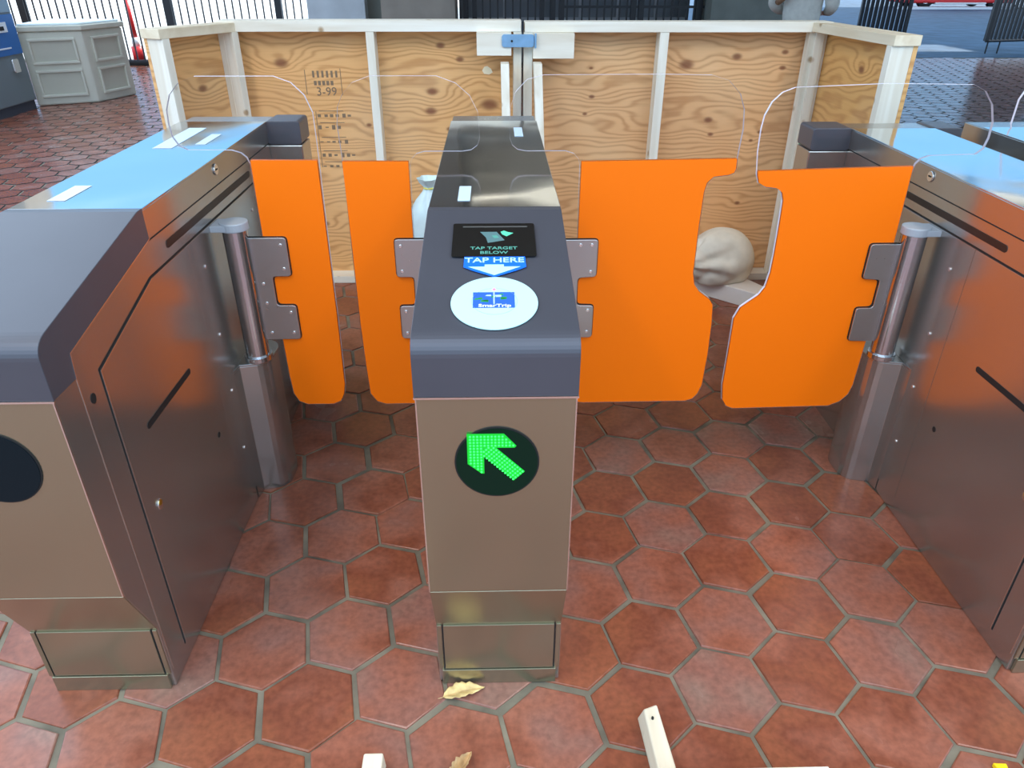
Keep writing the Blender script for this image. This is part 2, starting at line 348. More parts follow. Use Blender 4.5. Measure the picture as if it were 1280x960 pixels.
# ------------------------------------------------------------ fare gate cabinets
HW = 0.143
TH = math.radians(11.089)
def hood_pt(s, lift=0.0):   # distance s up the slope from the lower bend -> (y, z)
    return (0.010 + s * math.cos(TH) - lift * math.sin(TH), 0.945 + s * math.sin(TH) + lift * math.cos(TH))
def slope_matrix(xx, s, lift):
    y, z = hood_pt(s, lift)
    return Matrix.Translation((xx, y, z)) @ Matrix.Rotation(TH, 4, 'X')
def front_matrix(xx, z, y=-0.003): return Matrix.Translation((xx, y, z)) @ Matrix.Rotation(PI / 2, 4, 'X')
def xf(o, M_):
    o.data.transform(M_); return o

LEDM = simple('green_led', (0.02, 0.3, 0.04), 0.4, emis=(0.02, 1.0, 0.08), es=3.2)
LEDG = simple('green_led_bloom', (0.0, 0.12, 0.02), 0.5, emis=(0.0, 0.60, 0.015), es=0.75)  # bloom around the lit dots, painted as a dim emissive plate
LENS = simple('dark_green_lens', (0.003, 0.018, 0.010), 0.25, spec=0.15)
DLENS = simple('dark_blue_lens', (0.003, 0.010, 0.014), 0.3, spec=0.15)
SCREEN = simple('black_screen', (0.010, 0.010, 0.009), 0.12)
TEAL = simple('screen_teal', (0.05, 0.16, 0.14), 0.4, emis=(0.10, 0.42, 0.34), es=0.55)
TEAL2 = simple('screen_card_grey', (0.04, 0.09, 0.10), 0.4, emis=(0.14, 0.28, 0.30), es=0.5)
TEAL3 = simple('screen_hand_green', (0.05, 0.3, 0.2), 0.4, emis=(0.10, 0.55, 0.36), es=0.8)
BLUE = simple('bright_blue_sticker', (0.01, 0.16, 0.90), 0.4)
PALE = simple('pale_reader_face', (0.48, 0.76, 0.78), 0.35, emis=(0.55, 0.9, 1.0), es=0.06)
CARDB = simple('card_blue', (0.03, 0.13, 0.60), 0.4)
CARDG = simple('card_green', (0.03, 0.28, 0.07), 0.4)
REDL = simple('red_pilot_lamp', (0.9, 0.1, 0.15), 0.4, emis=(1.0, 0.15, 0.25), es=1.5)

def side_prism(poly, s, t0, t1):   # plate on the +x (s=1) or -x side, between offsets t0..t1 out of the flank
    return MB().prism(poly, 'x', s * (HW + t0), s * (HW + t1))
def cabinet(loc, label, bumps, arrow, reader, sides=(-1, 1), zk=1.0):
    c = thing('fare_gate', label, 'fare gate', loc, group='fare gate cabinets')
    P = []
    def K(o): P.append(o); return o
    body = [(0.071, 0.0), (0.071, 0.192), (0.0, 0.366), (0.0, 0.836), (0.0, 0.92), (0.02, 0.944), (0.46, 1.030), (1.615, 1.030), (1.62, 0.0)]
    K(MB().prism(body, 'x', -HW, HW).build('body', STEEL_S, c, bevel=0.0028))
    # front skin
    K(MB().box(-HW + 0.001, HW - 0.001, -0.0025, 0.0, 0.368, 0.834).build('front_panel', STEEL_F, c, bevel=0.001))
    K(MB().prism([(-0.002, 0.366), (0.069, 0.192), (0.072, 0.194), (0.001, 0.368)], 'x', -HW + .001, HW - .001).build('front_chamfer', STEEL_F, c))
    # hood
    arc = []
    for i in range(9):
        a = i / 8.0; q0 = Vector((-0.004, 0.915)); q1 = Vector((-0.004, 0.9455)); q2 = Vector((0.034, 0.953))
        arc.append(tuple(q0 * (1 - a) ** 2 + q1 * 2 * a * (1 - a) + q2 * a * a))
    hood = [(-0.004, 0.838)] + arc + [(0.459, 1.0345), (0.483, 1.0345), (0.483, 0.967), (0.0815, 0.888), (0.076, 0.838)]
    K(MB().prism(hood, 'x', -HW - 0.0025, HW + 0.0025).build('hood', HOOD, c, bevel=0.0012))
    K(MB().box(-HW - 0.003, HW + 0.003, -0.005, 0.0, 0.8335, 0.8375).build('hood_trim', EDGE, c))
    # deck plate
    K(MB().box(-HW - 0.0025, HW + 0.0025, 0.4835, 1.50, 1.0295, 1.0340).build('top_deck', STEEL_D, c, bevel=0.0012))
    # foot
    K(MB().box(-0.134, 0.134, 0.062, 0.0705, 0.0, 0.046).build('kick_plate', STEEL_F, c, bevel=0.001))
    K(MB().box(-0.127, 0.127, 0.0655, 0.0705, 0.048, 0.192).build('foot_panel', STEEL_F, c, bevel=0.001))
    for s in (-1, 1): K(MB().box(s * 0.130, s * 0.127, 0.068, 0.0712, 0.046, 0.19).build('foot_seam', BLACK, c))
    for s in (-1, 1):
        K(MB().box(s * 0.131, s * 0.141, 0.066, 0.0705, 0.046, 0.192).build('foot_bracket', STEEL_F, c, bevel=0.001))
    # display
    if arrow is not None:
        ring = MB(); ring.prism(disc(0, 0.6965, 0.0785, 0.0785, 48), 'y', -0.0045, -0.0025); K(ring.build('display_ring', BLACK, c))
        K(MB().prism(disc(0, 0.6965, 0.0755, 0.0755, 48), 'y', -0.0058, -0.0045).build('display_lens', LENS if arrow else DLENS, c))
    if arrow:
        st = 0.00655; ox, oz = -0.0485, 0.7555; dots = []
        for j in range(4):
            for i in range(10 + j): dots.append((ox + i * st, oz - j * st))
        for i in range(4):
            for j in range(4, 10 + i): dots.append((ox + i * st, oz - j * st))
        dg = st * 1.05 / math.sqrt(2) * 1.25
        for a in range(0, 13):
            for b in range(-2, 3):
                xx = ox + 4.4 * st + (a + 0.0) * dg * 0.80 + b * dg * 0.72; zz = oz - 4.4 * st - a * dg * 0.80 + b * dg * 0.72
                if xx < ox + 3.7 * st or zz > oz - 3.7 * st or zz < oz - 17 * st: continue
                dots.append((xx, zz))
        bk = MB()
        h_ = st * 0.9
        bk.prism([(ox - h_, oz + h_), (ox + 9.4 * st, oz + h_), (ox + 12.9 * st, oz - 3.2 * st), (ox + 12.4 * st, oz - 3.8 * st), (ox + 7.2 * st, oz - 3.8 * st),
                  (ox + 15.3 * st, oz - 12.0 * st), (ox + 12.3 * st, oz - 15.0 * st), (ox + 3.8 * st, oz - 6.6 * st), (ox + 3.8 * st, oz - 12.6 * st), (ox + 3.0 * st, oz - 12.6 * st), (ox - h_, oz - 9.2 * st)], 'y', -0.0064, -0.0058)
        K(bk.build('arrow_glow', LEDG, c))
        dm = MB()
        for (xx, zz) in dots: dm.prism(disc(xx, zz, 0.0019, 0.0019, 6), 'y', -0.0074, -0.0062)
        K(dm.build('arrow_lights', LEDM, c))
    if reader:
        def pl(poly, lift0, lift1, name, m, par=c):
            o = MB().prism(poly, 'z', lift0, lift1).build(name, m, None); o.data.transform(slope_matrix(0, 0, 0.0055)); o.parent = par; P.append(o); return o
        scr = pl(rrect(-0.0855, 0.082, 0.256, 0.388, 0.005), 0, 0.0012, 'screen', SCREEN)
        pl([(-0.030, 0.352), (0.004, 0.352), (0.020, 0.318), (-0.014, 0.308), (-0.018, 0.330)], 0.0012, 0.0015, 'card_picture', TEAL2, scr)
        pl([(-0.006, 0.336), (0.004, 0.338), (0.009, 0.328), (-0.001, 0.326)], 0.0015, 0.0018, 'card_chip', TEAL, scr)
        pl([(0.012, 0.352), (0.019, 0.357), (0.027, 0.351), (0.038, 0.347), (0.031, 0.340), (0.024, 0.334), (0.015, 0.342)], 0.0012, 0.0016, 'hand_picture', TEAL3, scr)
        pl(rrect(-0.066, 0.068, 0.371, 0.376, 0.002), 0.0012, 0.0015, 'screen_bar', simple('screen_bar_grey', (0.09, 0.09, 0.085), 0.3), scr)
        for body_, s_ in (('TAP TARGET', 0.287), ('BELOW', 0.270)):
            P.append(text_mesh('screen_lettering', body_, 0.0145, TEAL, scr, slope_matrix(-0.002, s_, 0.0055 + 0.0014), 0.0002, 0.0002, sx=1.12))
        st_ = pl([(-0.060, 0.257), (0.059, 0.257), (0.060, 0.218), (0.040, 0.205), (-0.0015, 0.183), (-0.040, 0.204), (-0.0605, 0.218)], 0, 0.0006, 'tap_sticker', BLUE)
        pl([(-0.0515, 0.219), (-0.020, 0.219), (-0.020, 0.2265), (0.017, 0.2265), (0.017, 0.219), (0.049, 0.219), (-0.0015, 0.189)], 0.0006, 0.001, 'down_arrow', PALE, st_)
        P.append(text_mesh('sticker_lettering', 'TAP HERE', 0.0245, PALE, st_, slope_matrix(-0.001, 0.2420, 0.0055 + 0.0009), 0.0002, 0.0003, sx=1.08))
        tg = pl(disc(-0.0017, 0.0985, 0.0785, 0.0825, 64), 0, 0.0014, 'tap_target', PALE)
        rg = MB(); n = 48
        for i in range(n):
            a0, a1 = 2 * PI * i / n, 2 * PI * (i + 1) / n
            q = [(-0.0017 + r_ * math.cos(a), 0.1015 + r_ * math.sin(a)) for r_, a in ((0.0408, a0), (0.0408, a1), (0.0416, a1), (0.0416, a0))]
            rg.prism(q, 'z', 0.0014, 0.0018)
        o = rg.build('target_ring', simple('ring_grey_teal', (0.33, 0.55, 0.57), 0.4), None); o.data.transform(slope_matrix(0, 0, 0.0055)); o.parent = tg; P.append(o)
        cdm = MB(); xs0, xs1, s0, s1 = -0.0405, 0.0350, 0.0805, 0.1300
        cdm.prism([(xs0, s0), (xs1, s0), (xs1, s1), (xs0, s1)], 'z', 0.0014, 0.0018, 0)
        rr = random.Random(5)
        for _ in range(10):
            a, b = rr.uniform(xs0, xs1 - 0.016), rr.uniform(s0 + .010, s1 - .008); w_, h2 = rr.uniform(.008, .016), rr.uniform(.003, .007)
            cdm.prism([(a, b), (a + w_, b + rr.uniform(-.002, .002)), (a + w_, b + h2), (a + .003, b + h2)], 'z', 0.0018, 0.0020, rr.choice((1, 1, 2)))
        cdm.prism([(-0.0035, s0 + .012), (-0.0012, s0 + .012), (-0.0012, s1 - 0.001), (-0.0035, s1 - 0.001)], 'z', 0.0018, 0.0022, 2)
        o = cdm.build('card_sticker', [CARDB, CARDG, simple('card_pale', (0.50, 0.72, 0.85), 0.4)], None); o.data.transform(slope_matrix(0, 0, 0.0055)); o.parent = tg; P.append(o)
        P.append(text_mesh('card_lettering', 'SmarTrip', 0.0125, WHITE, tg, slope_matrix(-0.001, 0.0865, 0.0055 + 0.0023), 0.0002, 0.0003, sx=1.25))
        pl(disc(-0.0020, 0.1385, 0.0028, 0.0032, 12), 0.0014, 0.0024, 'pilot_lamp', REDL, tg)
    # flanks
    for s in sides:
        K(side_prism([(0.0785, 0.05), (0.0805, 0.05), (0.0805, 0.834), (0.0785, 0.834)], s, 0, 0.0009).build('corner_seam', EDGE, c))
        g = side_prism([(0.153, 0.048), (0.153, 0.8155), (0.444, 0.8915), (1.50, 0.8915), (1.50, 0.8865), (0.447, 0.8865), (0.157, 0.811), (0.157, 0.048)], s, 0, 0.0006)
        K(g.build('door_gap', BLACK, c))
        K(side_prism([(0.157, 0.05), (0.157, 0.8105), (0.4475, 0.886), (0.671, 0.886), (0.671, 0.05)], s, 0, 0.0022).build('side_door', STEEL_S, c, bevel=0.0008))
        K(side_prism([(0.6725, 0.05), (0.6725, 0.886), (1.50, 0.886), (1.50, 0.05)], s, 0, 0.0018).build('mounting_panel', STEEL_S, c, bevel=0.0008))
        K(side_prism([(0.482, 0.961), (0.482, 0.964), (1.50, 0.964), (1.50, 0.961)], s, 0, 0.0008).build('band_seam', BLACK, c))
        K(side_prism(rrect(0.562, 1.240, 0.915, 0.934, 0.009), s, 0, 0.0012).build('sensor_window', SLOT, c))
        K(side_prism(rrect(0.262, 0.522, 0.604, 0.620, 0.007), s, 0.0022, 0.0032).build('hand_slot', BLACK, c))
        K(side_prism(disc(0.110, 0.776, 0.009, 0.011, 16), s, 0, 0.0010).build('hole', BLACK, c))
        K(side_prism(disc(0.600, 0.366, 0.0075, 0.0085, 14), s, 0.0022, 0.003).build('hole', BLACK, c))
        for (yy, zz) in ((0.86, 0.36), (0.79, 0.255)): K(side_prism(disc(yy, zz, 0.006, 0.008, 12), s, 0.0018, 0.0026).build('hole', BLACK, c))
        for (yy, zz) in ((0.75, 0.80), (0.75, 0.60), (0.75, 0.42), (0.75, 0.22), (1.20, 0.82), (1.20, 0.5)):
            K(side_prism(disc(yy, zz, 0.006, 0.006, 12), s, 0.0018, 0.0048).build('screw', EDGE, c, bevel=0.001))
        lk = K(side_prism(disc(0.960, 1.004, 0.0155, 0.0155, 24), s, 0, 0.004).build('lock', EDGE, c, bevel=0.0015))
        K(side_prism([(0.952, 1.002), (0.968, 1.002), (0.968, 1.006), (0.952, 1.006)], s, 0.004, 0.0046).build('keyhole', BLACK, lk))
        lk = K(side_prism(disc(0.219, 0.431, 0.0115, 0.014, 24), s, 0.0022, 0.0055).build('lock', EDGE, c, bevel=0.0015))
        K(side_prism(disc(0.219, 0.436, 0.007, 0.007, 16), s, 0.0055, 0.0066).build('key_core', BRASS, lk))
    # bright strips standing in for sky highlights along the steel edges
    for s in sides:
        K(side_prism([(0.159, 0.05), (0.159, 0.8095), (0.4485, 0.885), (0.4475, 0.8862), (0.157, 0.8110), (0.157, 0.05)], s, 0.0022, 0.0028).build('door_edge_glint', EDGE, c))
        K(side_prism([(0.0765, 0.8355), (0.0825, 0.8865), (0.483, 0.9655), (0.483, 0.9675), (0.0805, 0.8885), (0.0745, 0.8355)], s, 0.0024, 0.0034).build('hood_edge_glint', EDGE, c))
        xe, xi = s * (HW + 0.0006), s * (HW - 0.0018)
        K(MB().box(min(xe, xi), max(xe, xi), -0.0034, 0.0004, 0.368, 0.8335).build('front_edge_glint', EDGE, c))
    # gate pivots
    for s in sides:
        if s not in bumps[1]: continue
        xp = s * (HW + (0.055 if len(bumps[1]) == 1 else 0.002)); yp = 0.869
        pv = K(MB().tube([(xp, yp, 0.475), (xp, yp, 0.862)], 0.034, 28).build('pivot_pole', STEEL_P, c, smooth=True))
        b_ = pv.modifiers.new('es', 'EDGE_SPLIT'); b_.split_angle = math.radians(40)
        K(MB().prism(disc(xp, yp, 0.0385, 0.0385, 28), 'z', 0.862, 0.886).build('pole_cap', CAP, pv, bevel=0.003))
        K(MB().box(min(s * HW, xp), max(s * HW, xp), yp - 0.036, yp + 0.036, 0.864, 0.882).build('cap_bracket', CAP, pv, bevel=0.002))
        K(MB().prism(disc(xp, yp, 0.0405, 0.0405, 28), 'z', 0.462, 0.480).build('pole_collar', STEEL_P, pv, bevel=0.002))
        x0, x1 = s * (HW + 0.0018), s * (HW + 0.083)
        hs = [(x0, 0.78), (x0, 1.04), (x0 + s * 0.035, 1.04)]
        for i in range(11):
            a = PI / 2 - PI * i / 10 * 1.0; hs.append((xp - s * 0.012 + s * 0.046 * math.cos(a), 0.895 + 0.062 * math.sin(a) if a < 0 else 0.935 + 0.062 * math.sin(a)))
        hs.append((x0 + s * 0.006, 0.825))
        if len(bumps[1]) == 2: hs = [(x0, 0.84), (x0, 0.95), (x0 + s * 0.02, 0.94), (x0 + s * 0.02, 0.85)]
        ho = K(MB().prism(hs, 'z', 0.0, 0.455).build('pivot_housing', STEEL_S, c, bevel=0.001))
        K(MB().prism([(a + (s * 0.004 if abs(a) > HW + .01 else 0), b) for a, b in hs], 'z', 0.455, 0.462).build('housing_top', STEEL_B, ho, bevel=0.001))
    # wider far end with its own dark hood
    for s, w in bumps[0]:
        xa, xb = sorted((s * (HW - 0.002), s * (HW + w)))
        bo = K(MB().box(xa, xb, 1.503, 1.622, 0.0, 0.955).build('end_housing', STEEL_S, c, bevel=0.004))
        hh = rpoly([(s * (HW - 0.002), 0.957), (s * (HW - 0.002), 1.0345), (s * (HW + w), 1.0345), (s * (HW + w), 0.957)], 0.012)
        K(MB().prism(hh, 'y', 1.500, 1.625).build('end_hood', HOOD, c, bevel=0.002))
    return c, P

cL, _ = cabinet((-0.9145, 1.116, 0), 'brushed steel fare gate at the left, dark round display partly out of frame', ([(1, 0.112)], (1,)), False, False)
cC, _ = cabinet((-0.001, 1.116, 0), 'central steel fare gate showing a green arrow and a round tap target', ([], (1, -1)), True, True)
cR, _ = cabinet((1.381, 1.116, 0), 'brushed steel fare gate at the right, flank facing the wide aisle', ([(-1, 0.135), (1, 0.10)], (-1,)), False, True)
cR.scale = (1, 1, 0.972)
cF, _ = cabinet((1.838, 1.116, 0), 'steel fare gate at the right edge, only a corner of its deck visible', ([], ()), None, False)
cF.scale = (1, 1, 0.975)

# ------------------------------------------------------------ swinging leaves (outline in x, z; hung on the pivots)
L1 = [(-0.841,1.137),(-0.838,1.172),(-0.823,1.208),(-0.795,1.236),(-0.752,1.252),(-0.555,1.252),(-0.513,1.237),(-0.483,1.207),(-0.467,1.165),(-0.466,1.1),(-0.466,1.045),(-0.468,0.827),(-0.468,0.6),(-0.471,0.36),(-0.477,0.325),(-0.49,0.3),(-0.515,0.289),(-0.596,0.289),(-0.622,0.301),(-0.636,0.331),(-0.64,0.394),(-0.643,0.6),(-0.649,0.836),(-0.649,0.92),(-0.649,1.035),(-0.655,1.052),(-0.668,1.064),(-0.691,1.071),(-0.805,1.072),(-0.825,1.082),(-0.838,1.105)]
L2 = [(-0.408,1.135),(-0.402,1.179),(-0.387,1.208),(-0.36,1.236),(-0.314,1.252),(-0.145,1.252),(-0.097,1.235),(-0.062,1.205),(-0.042,1.165),(-0.038,1.1),(-0.045,1.081),(-0.062,1.069),(-0.085,1.066),(-0.186,1.066),(-0.207,1.06),(-0.22,1.047),(-0.225,1.03),(-0.228,0.834),(-0.235,0.472),(-0.24,0.31),(-0.255,0.288),(-0.35,0.287),(-0.378,0.297),(-0.397,0.327),(-0.401,0.407),(-0.405,0.562),(-0.405,0.782),(-0.404,1.042)]
R1 = [(0.041,1.14),(0.041,1.1),(0.048,1.081),(0.062,1.07),(0.085,1.066),(0.189,1.066),(0.212,1.059),(0.225,1.045),(0.229,1.03),(0.231,0.823),(0.234,0.465),(0.236,0.31),(0.248,0.288),(0.272,0.284),(0.405,0.285),(0.6,0.286),(0.622,0.294),(0.637,0.312),(0.648,0.345),(0.652,0.454),(0.65,0.56),(0.645,0.62),(0.633,0.638),(0.599,0.663),(0.582,0.686),(0.574,0.72),(0.574,0.772),(0.573,0.852),(0.575,0.955),(0.58,0.98),(0.595,0.995),(0.636,1.0),(0.65,1.006),(0.654,1.018),(0.653,1.05),(0.657,1.12),(0.652,1.17),(0.636,1.208),(0.602,1.24),(0.557,1.253),(0.434,1.255),(0.128,1.254),(0.085,1.243),(0.056,1.214),(0.044,1.18)]
R2 = [(1.24,1.229),(1.275,1.213),(1.303,1.18),(1.319,1.136),(1.321,1.095),(1.315,1.067),(1.298,1.053),(1.174,1.05),(1.152,1.042),(1.141,1.028),(1.137,1.004),(1.14,0.814),(1.137,0.561),(1.13,0.338),(1.122,0.305),(1.1,0.278),(1.066,0.262),(0.756,0.256),(0.733,0.266),(0.718,0.29),(0.711,0.345),(0.712,0.453),(0.712,0.575),(0.727,0.611),(0.775,0.65),(0.79,0.675),(0.797,0.72),(0.798,0.77),(0.797,0.864),(0.795,0.93),(0.788,0.952),(0.772,0.963),(0.74,0.967),(0.72,0.978),(0.712,1.0),(0.705,1.06),(0.704,1.12),(0.708,1.155),(0.722,1.188),(0.745,1.211),(0.776,1.223),(1.019,1.232)]
OL1 = [(-0.647,1.047),(-0.469,1.046)] + [q for q in L1[11:25] if q[1] < 1.03]
OL2 = [(-0.406,1.043),(-0.228,1.042)] + [q for q in L2[17:] if q[1] < 1.03]
OR1 = [(0.231,1.042),(0.652,1.048)] + [q for q in R1[::-1] if False]
OR1 = [(0.652,1.046),(0.2315,1.040)] + R1[9:34]
OR2 = [(0.713,1.014),(1.137,1.024)] + R2[11:40][:0]
OR2 = [(1.1365,1.024)] + R2[11:37][:26]
OR2 = [(1.1365,1.024)] + [q for q in R2[11:] if q[1] < 1.001] + [(0.7115,1.0125)]
def inset(poly, d):
    n = len(poly); A = sum(poly[i][0] * poly[(i + 1) % n][1] - poly[(i + 1) % n][0] * poly[i][1] for i in range(n)); sg = 1 if A > 0 else -1; out = []
    for i in range(n):
        a, b, c_ = Vector(poly[i - 1]), Vector(poly[i]), Vector(poly[(i + 1) % n])
        t1 = (b - a).normalized(); t2 = (c_ - b).normalized(); nn = (Vector((-t1.y, t1.x)) + Vector((-t2.y, t2.x)))
        if nn.length < 1e-6: nn = Vector((-t1.y, t1.x))
        out.append(tuple(b + nn.normalized() * d * sg))
    return out
BR = {  # hinge plates: outline
 'L1': [(-0.745,0.836),(-0.583,0.836),(-0.583,0.722),(-0.637,0.722),(-0.637,0.632),(-0.583,0.632),(-0.583,0.523),(-0.745,0.523)],
 'L2': [(-0.15,0.829),(-0.283,0.829),(-0.283,0.717),(-0.234,0.717),(-0.234,0.627),(-0.281,0.627),(-0.281,0.522),(-0.15,0.522)],
 'R1': [(0.15,0.825),(0.290,0.825),(0.290,0.714),(0.237,0.711),(0.237,0.625),(0.287,0.624),(0.287,0.520),(0.15,0.520)],
 'R2': [(1.205,0.806),(1.070,0.806),(1.070,0.701),(1.122,0.698),(1.122,0.609),(1.073,0.608),(1.073,0.500),(1.205,0.497)]}
def leaf(cab, poly, orange, br, bolts):
    lx, ly, lz = cab.location
    sc = cab.scale[2]
    def put_(o): 
        for v in o.data.vertices: v.co = (v.co.x - lx, v.co.y - ly, v.co.z / sc)
        return o
    y0 = 2.000
    g = MB().prism(poly, 'y', y0, y0 + 0.010, 0, 1).build('gate_leaf', [CLEAR, CEDGE], cab); put_(g)
    o = MB().prism(inset(orange, 0.0022), 'y', y0 - 0.0015, y0 + 0.0115).build('orange_panel', ORANGE, g); put_(o)
    b = MB().prism(rpoly(BR[br], 0.010, 3), 'y', y0 - 0.0105, y0 - 0.0035).build('hinge_plate', STEEL_B, g, bevel=0.0015); put_(b)
    b = MB().prism(rpoly(inset(BR[br], -0.003), 0.012, 3), 'y', y0 - 0.0035, y0 - 0.0015).build('hinge_gasket', BLACK, g); put_(b)
    for (bx_, bz) in bolts:
        q = MB().prism(disc(bx_, bz, 0.005, 0.005, 10), 'y', y0 - 0.0135, y0 - 0.0105).build('bolt', EDGE, g, bevel=0.001); put_(q)
    return g
leaf(cL, L1, OL1, 'L1', [(-0.60,0.815),(-0.60,0.745),(-0.60,0.61),(-0.60,0.545),(-0.665,0.70),(-0.665,0.64),(-0.665,0.545)])
leaf(cC, L2, OL2, 'L2', [(-0.266,0.81),(-0.266,0.735),(-0.264,0.61),(-0.264,0.54)])
leaf(cC, R1, OR1, 'R1', [(0.272,0.81),(0.272,0.73),(0.27,0.61),(0.27,0.54),(0.24,0.81)])
leaf(cR, R2, OR2, 'R2', [])
# small clear leaf on the far right gate
lf = [(1.60, 0.985), (1.585, 1.02), (1.585, 1.10), (1.61, 1.16), (1.66, 1.195), (1.95, 1.195), (2.0, 1.17), (2.02, 1.1), (2.02, 0.5), (1.99, 0.985)]
lf = [(a + 0.195, b) for a, b in lf]
g = MB().prism(lf[:7] + [(2.22, 1.1), (2.22, 0.30), (2.02, 0.30), (2.02, 0.985)], 'y', 2.6, 2.61, 0, 1).build('gate_leaf', [CLEAR, CEDGE], cF)
for v in g.data.vertices: v.co = (v.co.x - 1.838, v.co.y - 1.116, v.co.z / 0.975)
# tape squares stuck on the decks (each belongs to its cabinet)
def deck_tape(cab, x0, x1, y0, y1, ang=0.0):
    lx, ly, _ = cab.location; cx, cy = (x0 + x1) / 2 - lx, (y0 + y1) / 2 - ly; w, h_ = (x1 - x0) / 2, (y1 - y0) / 2
    q = [(cx + a * math.cos(ang) - b * math.sin(ang), cy + a * math.sin(ang) + b * math.cos(ang)) for a, b in ((-w, -h_), (w, -h_), (w, h_), (-w, h_))]
    MB().prism(q, 'z', 1.0346, 1.0352).build('tape_patch', TAPE, cab)
deck_tape(cC, -0.084, -0.056, 1.646, 1.769)
deck_tape(cC, 0.063, 0.090, 2.353, 2.492)
deck_tape(cL, -1.005, -0.965, 1.66, 1.79)
deck_tape(cL, -0.880, -0.850, 2.25, 2.40)
deck_tape(cL, -0.985, -0.93, 2.20, 2.50)

# ------------------------------------------------------------ plywood barriers
KL = [(-1.01, 1.085, .028, .055), (-1.15, 0.55, .02, -.03), (-0.30, 0.955, .022, .04), (-0.02, 0.895, .036, -.07), (-0.31, 0.865, .024, .04), (-0.16, 1.10, .016, .03), (-0.25, 1.16, .018, .03), (-0.62, 0.80, .012, .02), (-0.22, 0.78, .014, .03), (-0.9, 0.3, .02, .04)]
KR = [(0.93, 1.075, .030, .06), (1.17, 1.11, .020, .035), (1.40, 1.13, .014, .02), (1.40, 1.06, .014, -.02), (0.47, 1.06, .008, .02), (0.48, 0.93, .012, .03), (0.45, 0.85, .010, .02), (1.07, 0.82, .018, .03), (1.09, 0.75, .012, .02), (1.34, 0.76, .011, .02), (1.30, 0.72, .009, .02), (1.02, 0.45, .014, .03), (1.28, 0.40, .012, .02)]
PLY_L = plywood('plywood_knotty_left', KL, seed=1.3)
PLY_R = plywood('plywood_knotty_right', KR, seed=4.1, base=(0.76, 0.43, 0.20))
PLY_WL = plywood('plywood_wing_left', [(3.62, 1.0, .02, .04), (3.5, 0.8, .02, .03)], axis='Y', seed=2.2)
PLY_WR = plywood('plywood_wing_right', [(3.5, 0.75, .03, .30), (3.4, 1.1, .02, .12)], axis='Y', seed=8.2, base=(0.74, 0.42, 0.15), freq=26)
STAMP = simple('faded_black_stamp_ink', (0.22, 0.15, 0.09), 0.7)
BY = 3.735      # front of the framing
def wing(b, x0, y0, x1, y1, ply, sgn):
    """side return running towards the camera from (x0,y0) at the corner to (x1,y1) at its free end"""
    d = Vector((x1 - x0, y1 - y0)); Ln = d.length; d.normalize(); n = Vector((-d.y, d.x)) * sgn   # n points to the outside
    def q(a, o): return (x0 + d.x * a + n.x * o, y0 + d.y * a + n.y * o)
    def bar(name, a0, a1, o0, o1, z0, z1, m, bev=0.002):
        return MB().prism([q(a0, o0), q(a1, o0), q(a1, o1), q(a0, o1)], 'z', z0, z1).build(name, m, b, bevel=bev)
    bar('side_sheet', 0, Ln, 0.0, 0.018, 0.01, 1.224, ply, 0)
    bar('side_top_plate', 0, Ln + 0.01, -0.089, 0.02, 1.225, 1.263, PINE_Y)
    bar('side_bottom_plate', 0, Ln, -0.089, 0.0, 0.0, 0.038, PINE_Y)
    bar('end_stud', Ln - 0.038, Ln, -0.089, 0.0, 0.038, 1.225, PINE_V)
    bar('corner_stud', 0.0, 0.038, -0.089, 0.0, 0.038, 1.225, PINE_V)
    return b
bl = thing('plywood_barrier', 'left half of the knotty plywood and pine stud barrier, with stamped ink', 'barrier', (0, 0, 0), group='plywood barriers behind the gates')
def put_under(root, loc):
    root.location = loc
    for ch in root.children:
        ch.location = Vector(ch.location) - Vector(loc)
x0, x1 = -1.245, 0.133
bx('sheet', PLY_L, bl, x0 - 0.02, x1, BY + 0.089, BY + 0.107, 0.005, 1.224)
bx('top_plate', PINE_H, bl, x0 - 0.01, x1 - 0.004, BY - 0.002, BY + 0.108, 1.225, 1.272, 0.002)
bx('bottom_plate', PINE_H, bl, x0, x1, BY, BY + 0.089, 0.0, 0.038, 0.002)
for a in (x0 + 0.01, -0.585, x1 - 0.040): bx('stud', PINE_V, bl, a, a + 0.038, BY, BY + 0.089, 0.038, 1.225, 0.002)
bx('crosspiece', PINE_H, bl, -0.076, 0.083, BY - 0.040, BY - 0.001, 1.128, 1.225, 0.002)
wing(bl, x0, BY + 0.05, -1.44, 3.40, PLY_WL, -1)
br = thing('plywood_barrier', 'right half of the knotty plywood and pine stud barrier, beside the drop', 'barrier', (0, 0, 0), group='plywood barriers behind the gates')
br['label'] = 'right half of the knotty plywood and pine stud barrier, with the longer side return'
X0, X1 = 0.141, 1.56
bx('sheet', PLY_R, br, X0, X1 + 0.02, BY + 0.089, BY + 0.107, 0.005, 1.224)
bx('top_plate', PINE_H, br, X0 + 0.004, X1 + 0.01, BY - 0.002, BY + 0.108, 1.222, 1.266, 0.002)
bx('bottom_plate', PINE_H, br, X0, X1, BY, BY + 0.089, 0.0, 0.038, 0.002)
for a in (X0, 0.772, X1 - 0.06): bx('stud', PINE_V, br, a, a + 0.042, BY, BY + 0.089, 0.038, 1.222, 0.002)
bx('crosspiece', PINE_H, br, 0.183, 0.372, BY - 0.040, BY - 0.001, 1.115, 1.222, 0.002)
wing(br, X1, BY + 0.06, 1.615, 3.06, PLY_WR, 1)
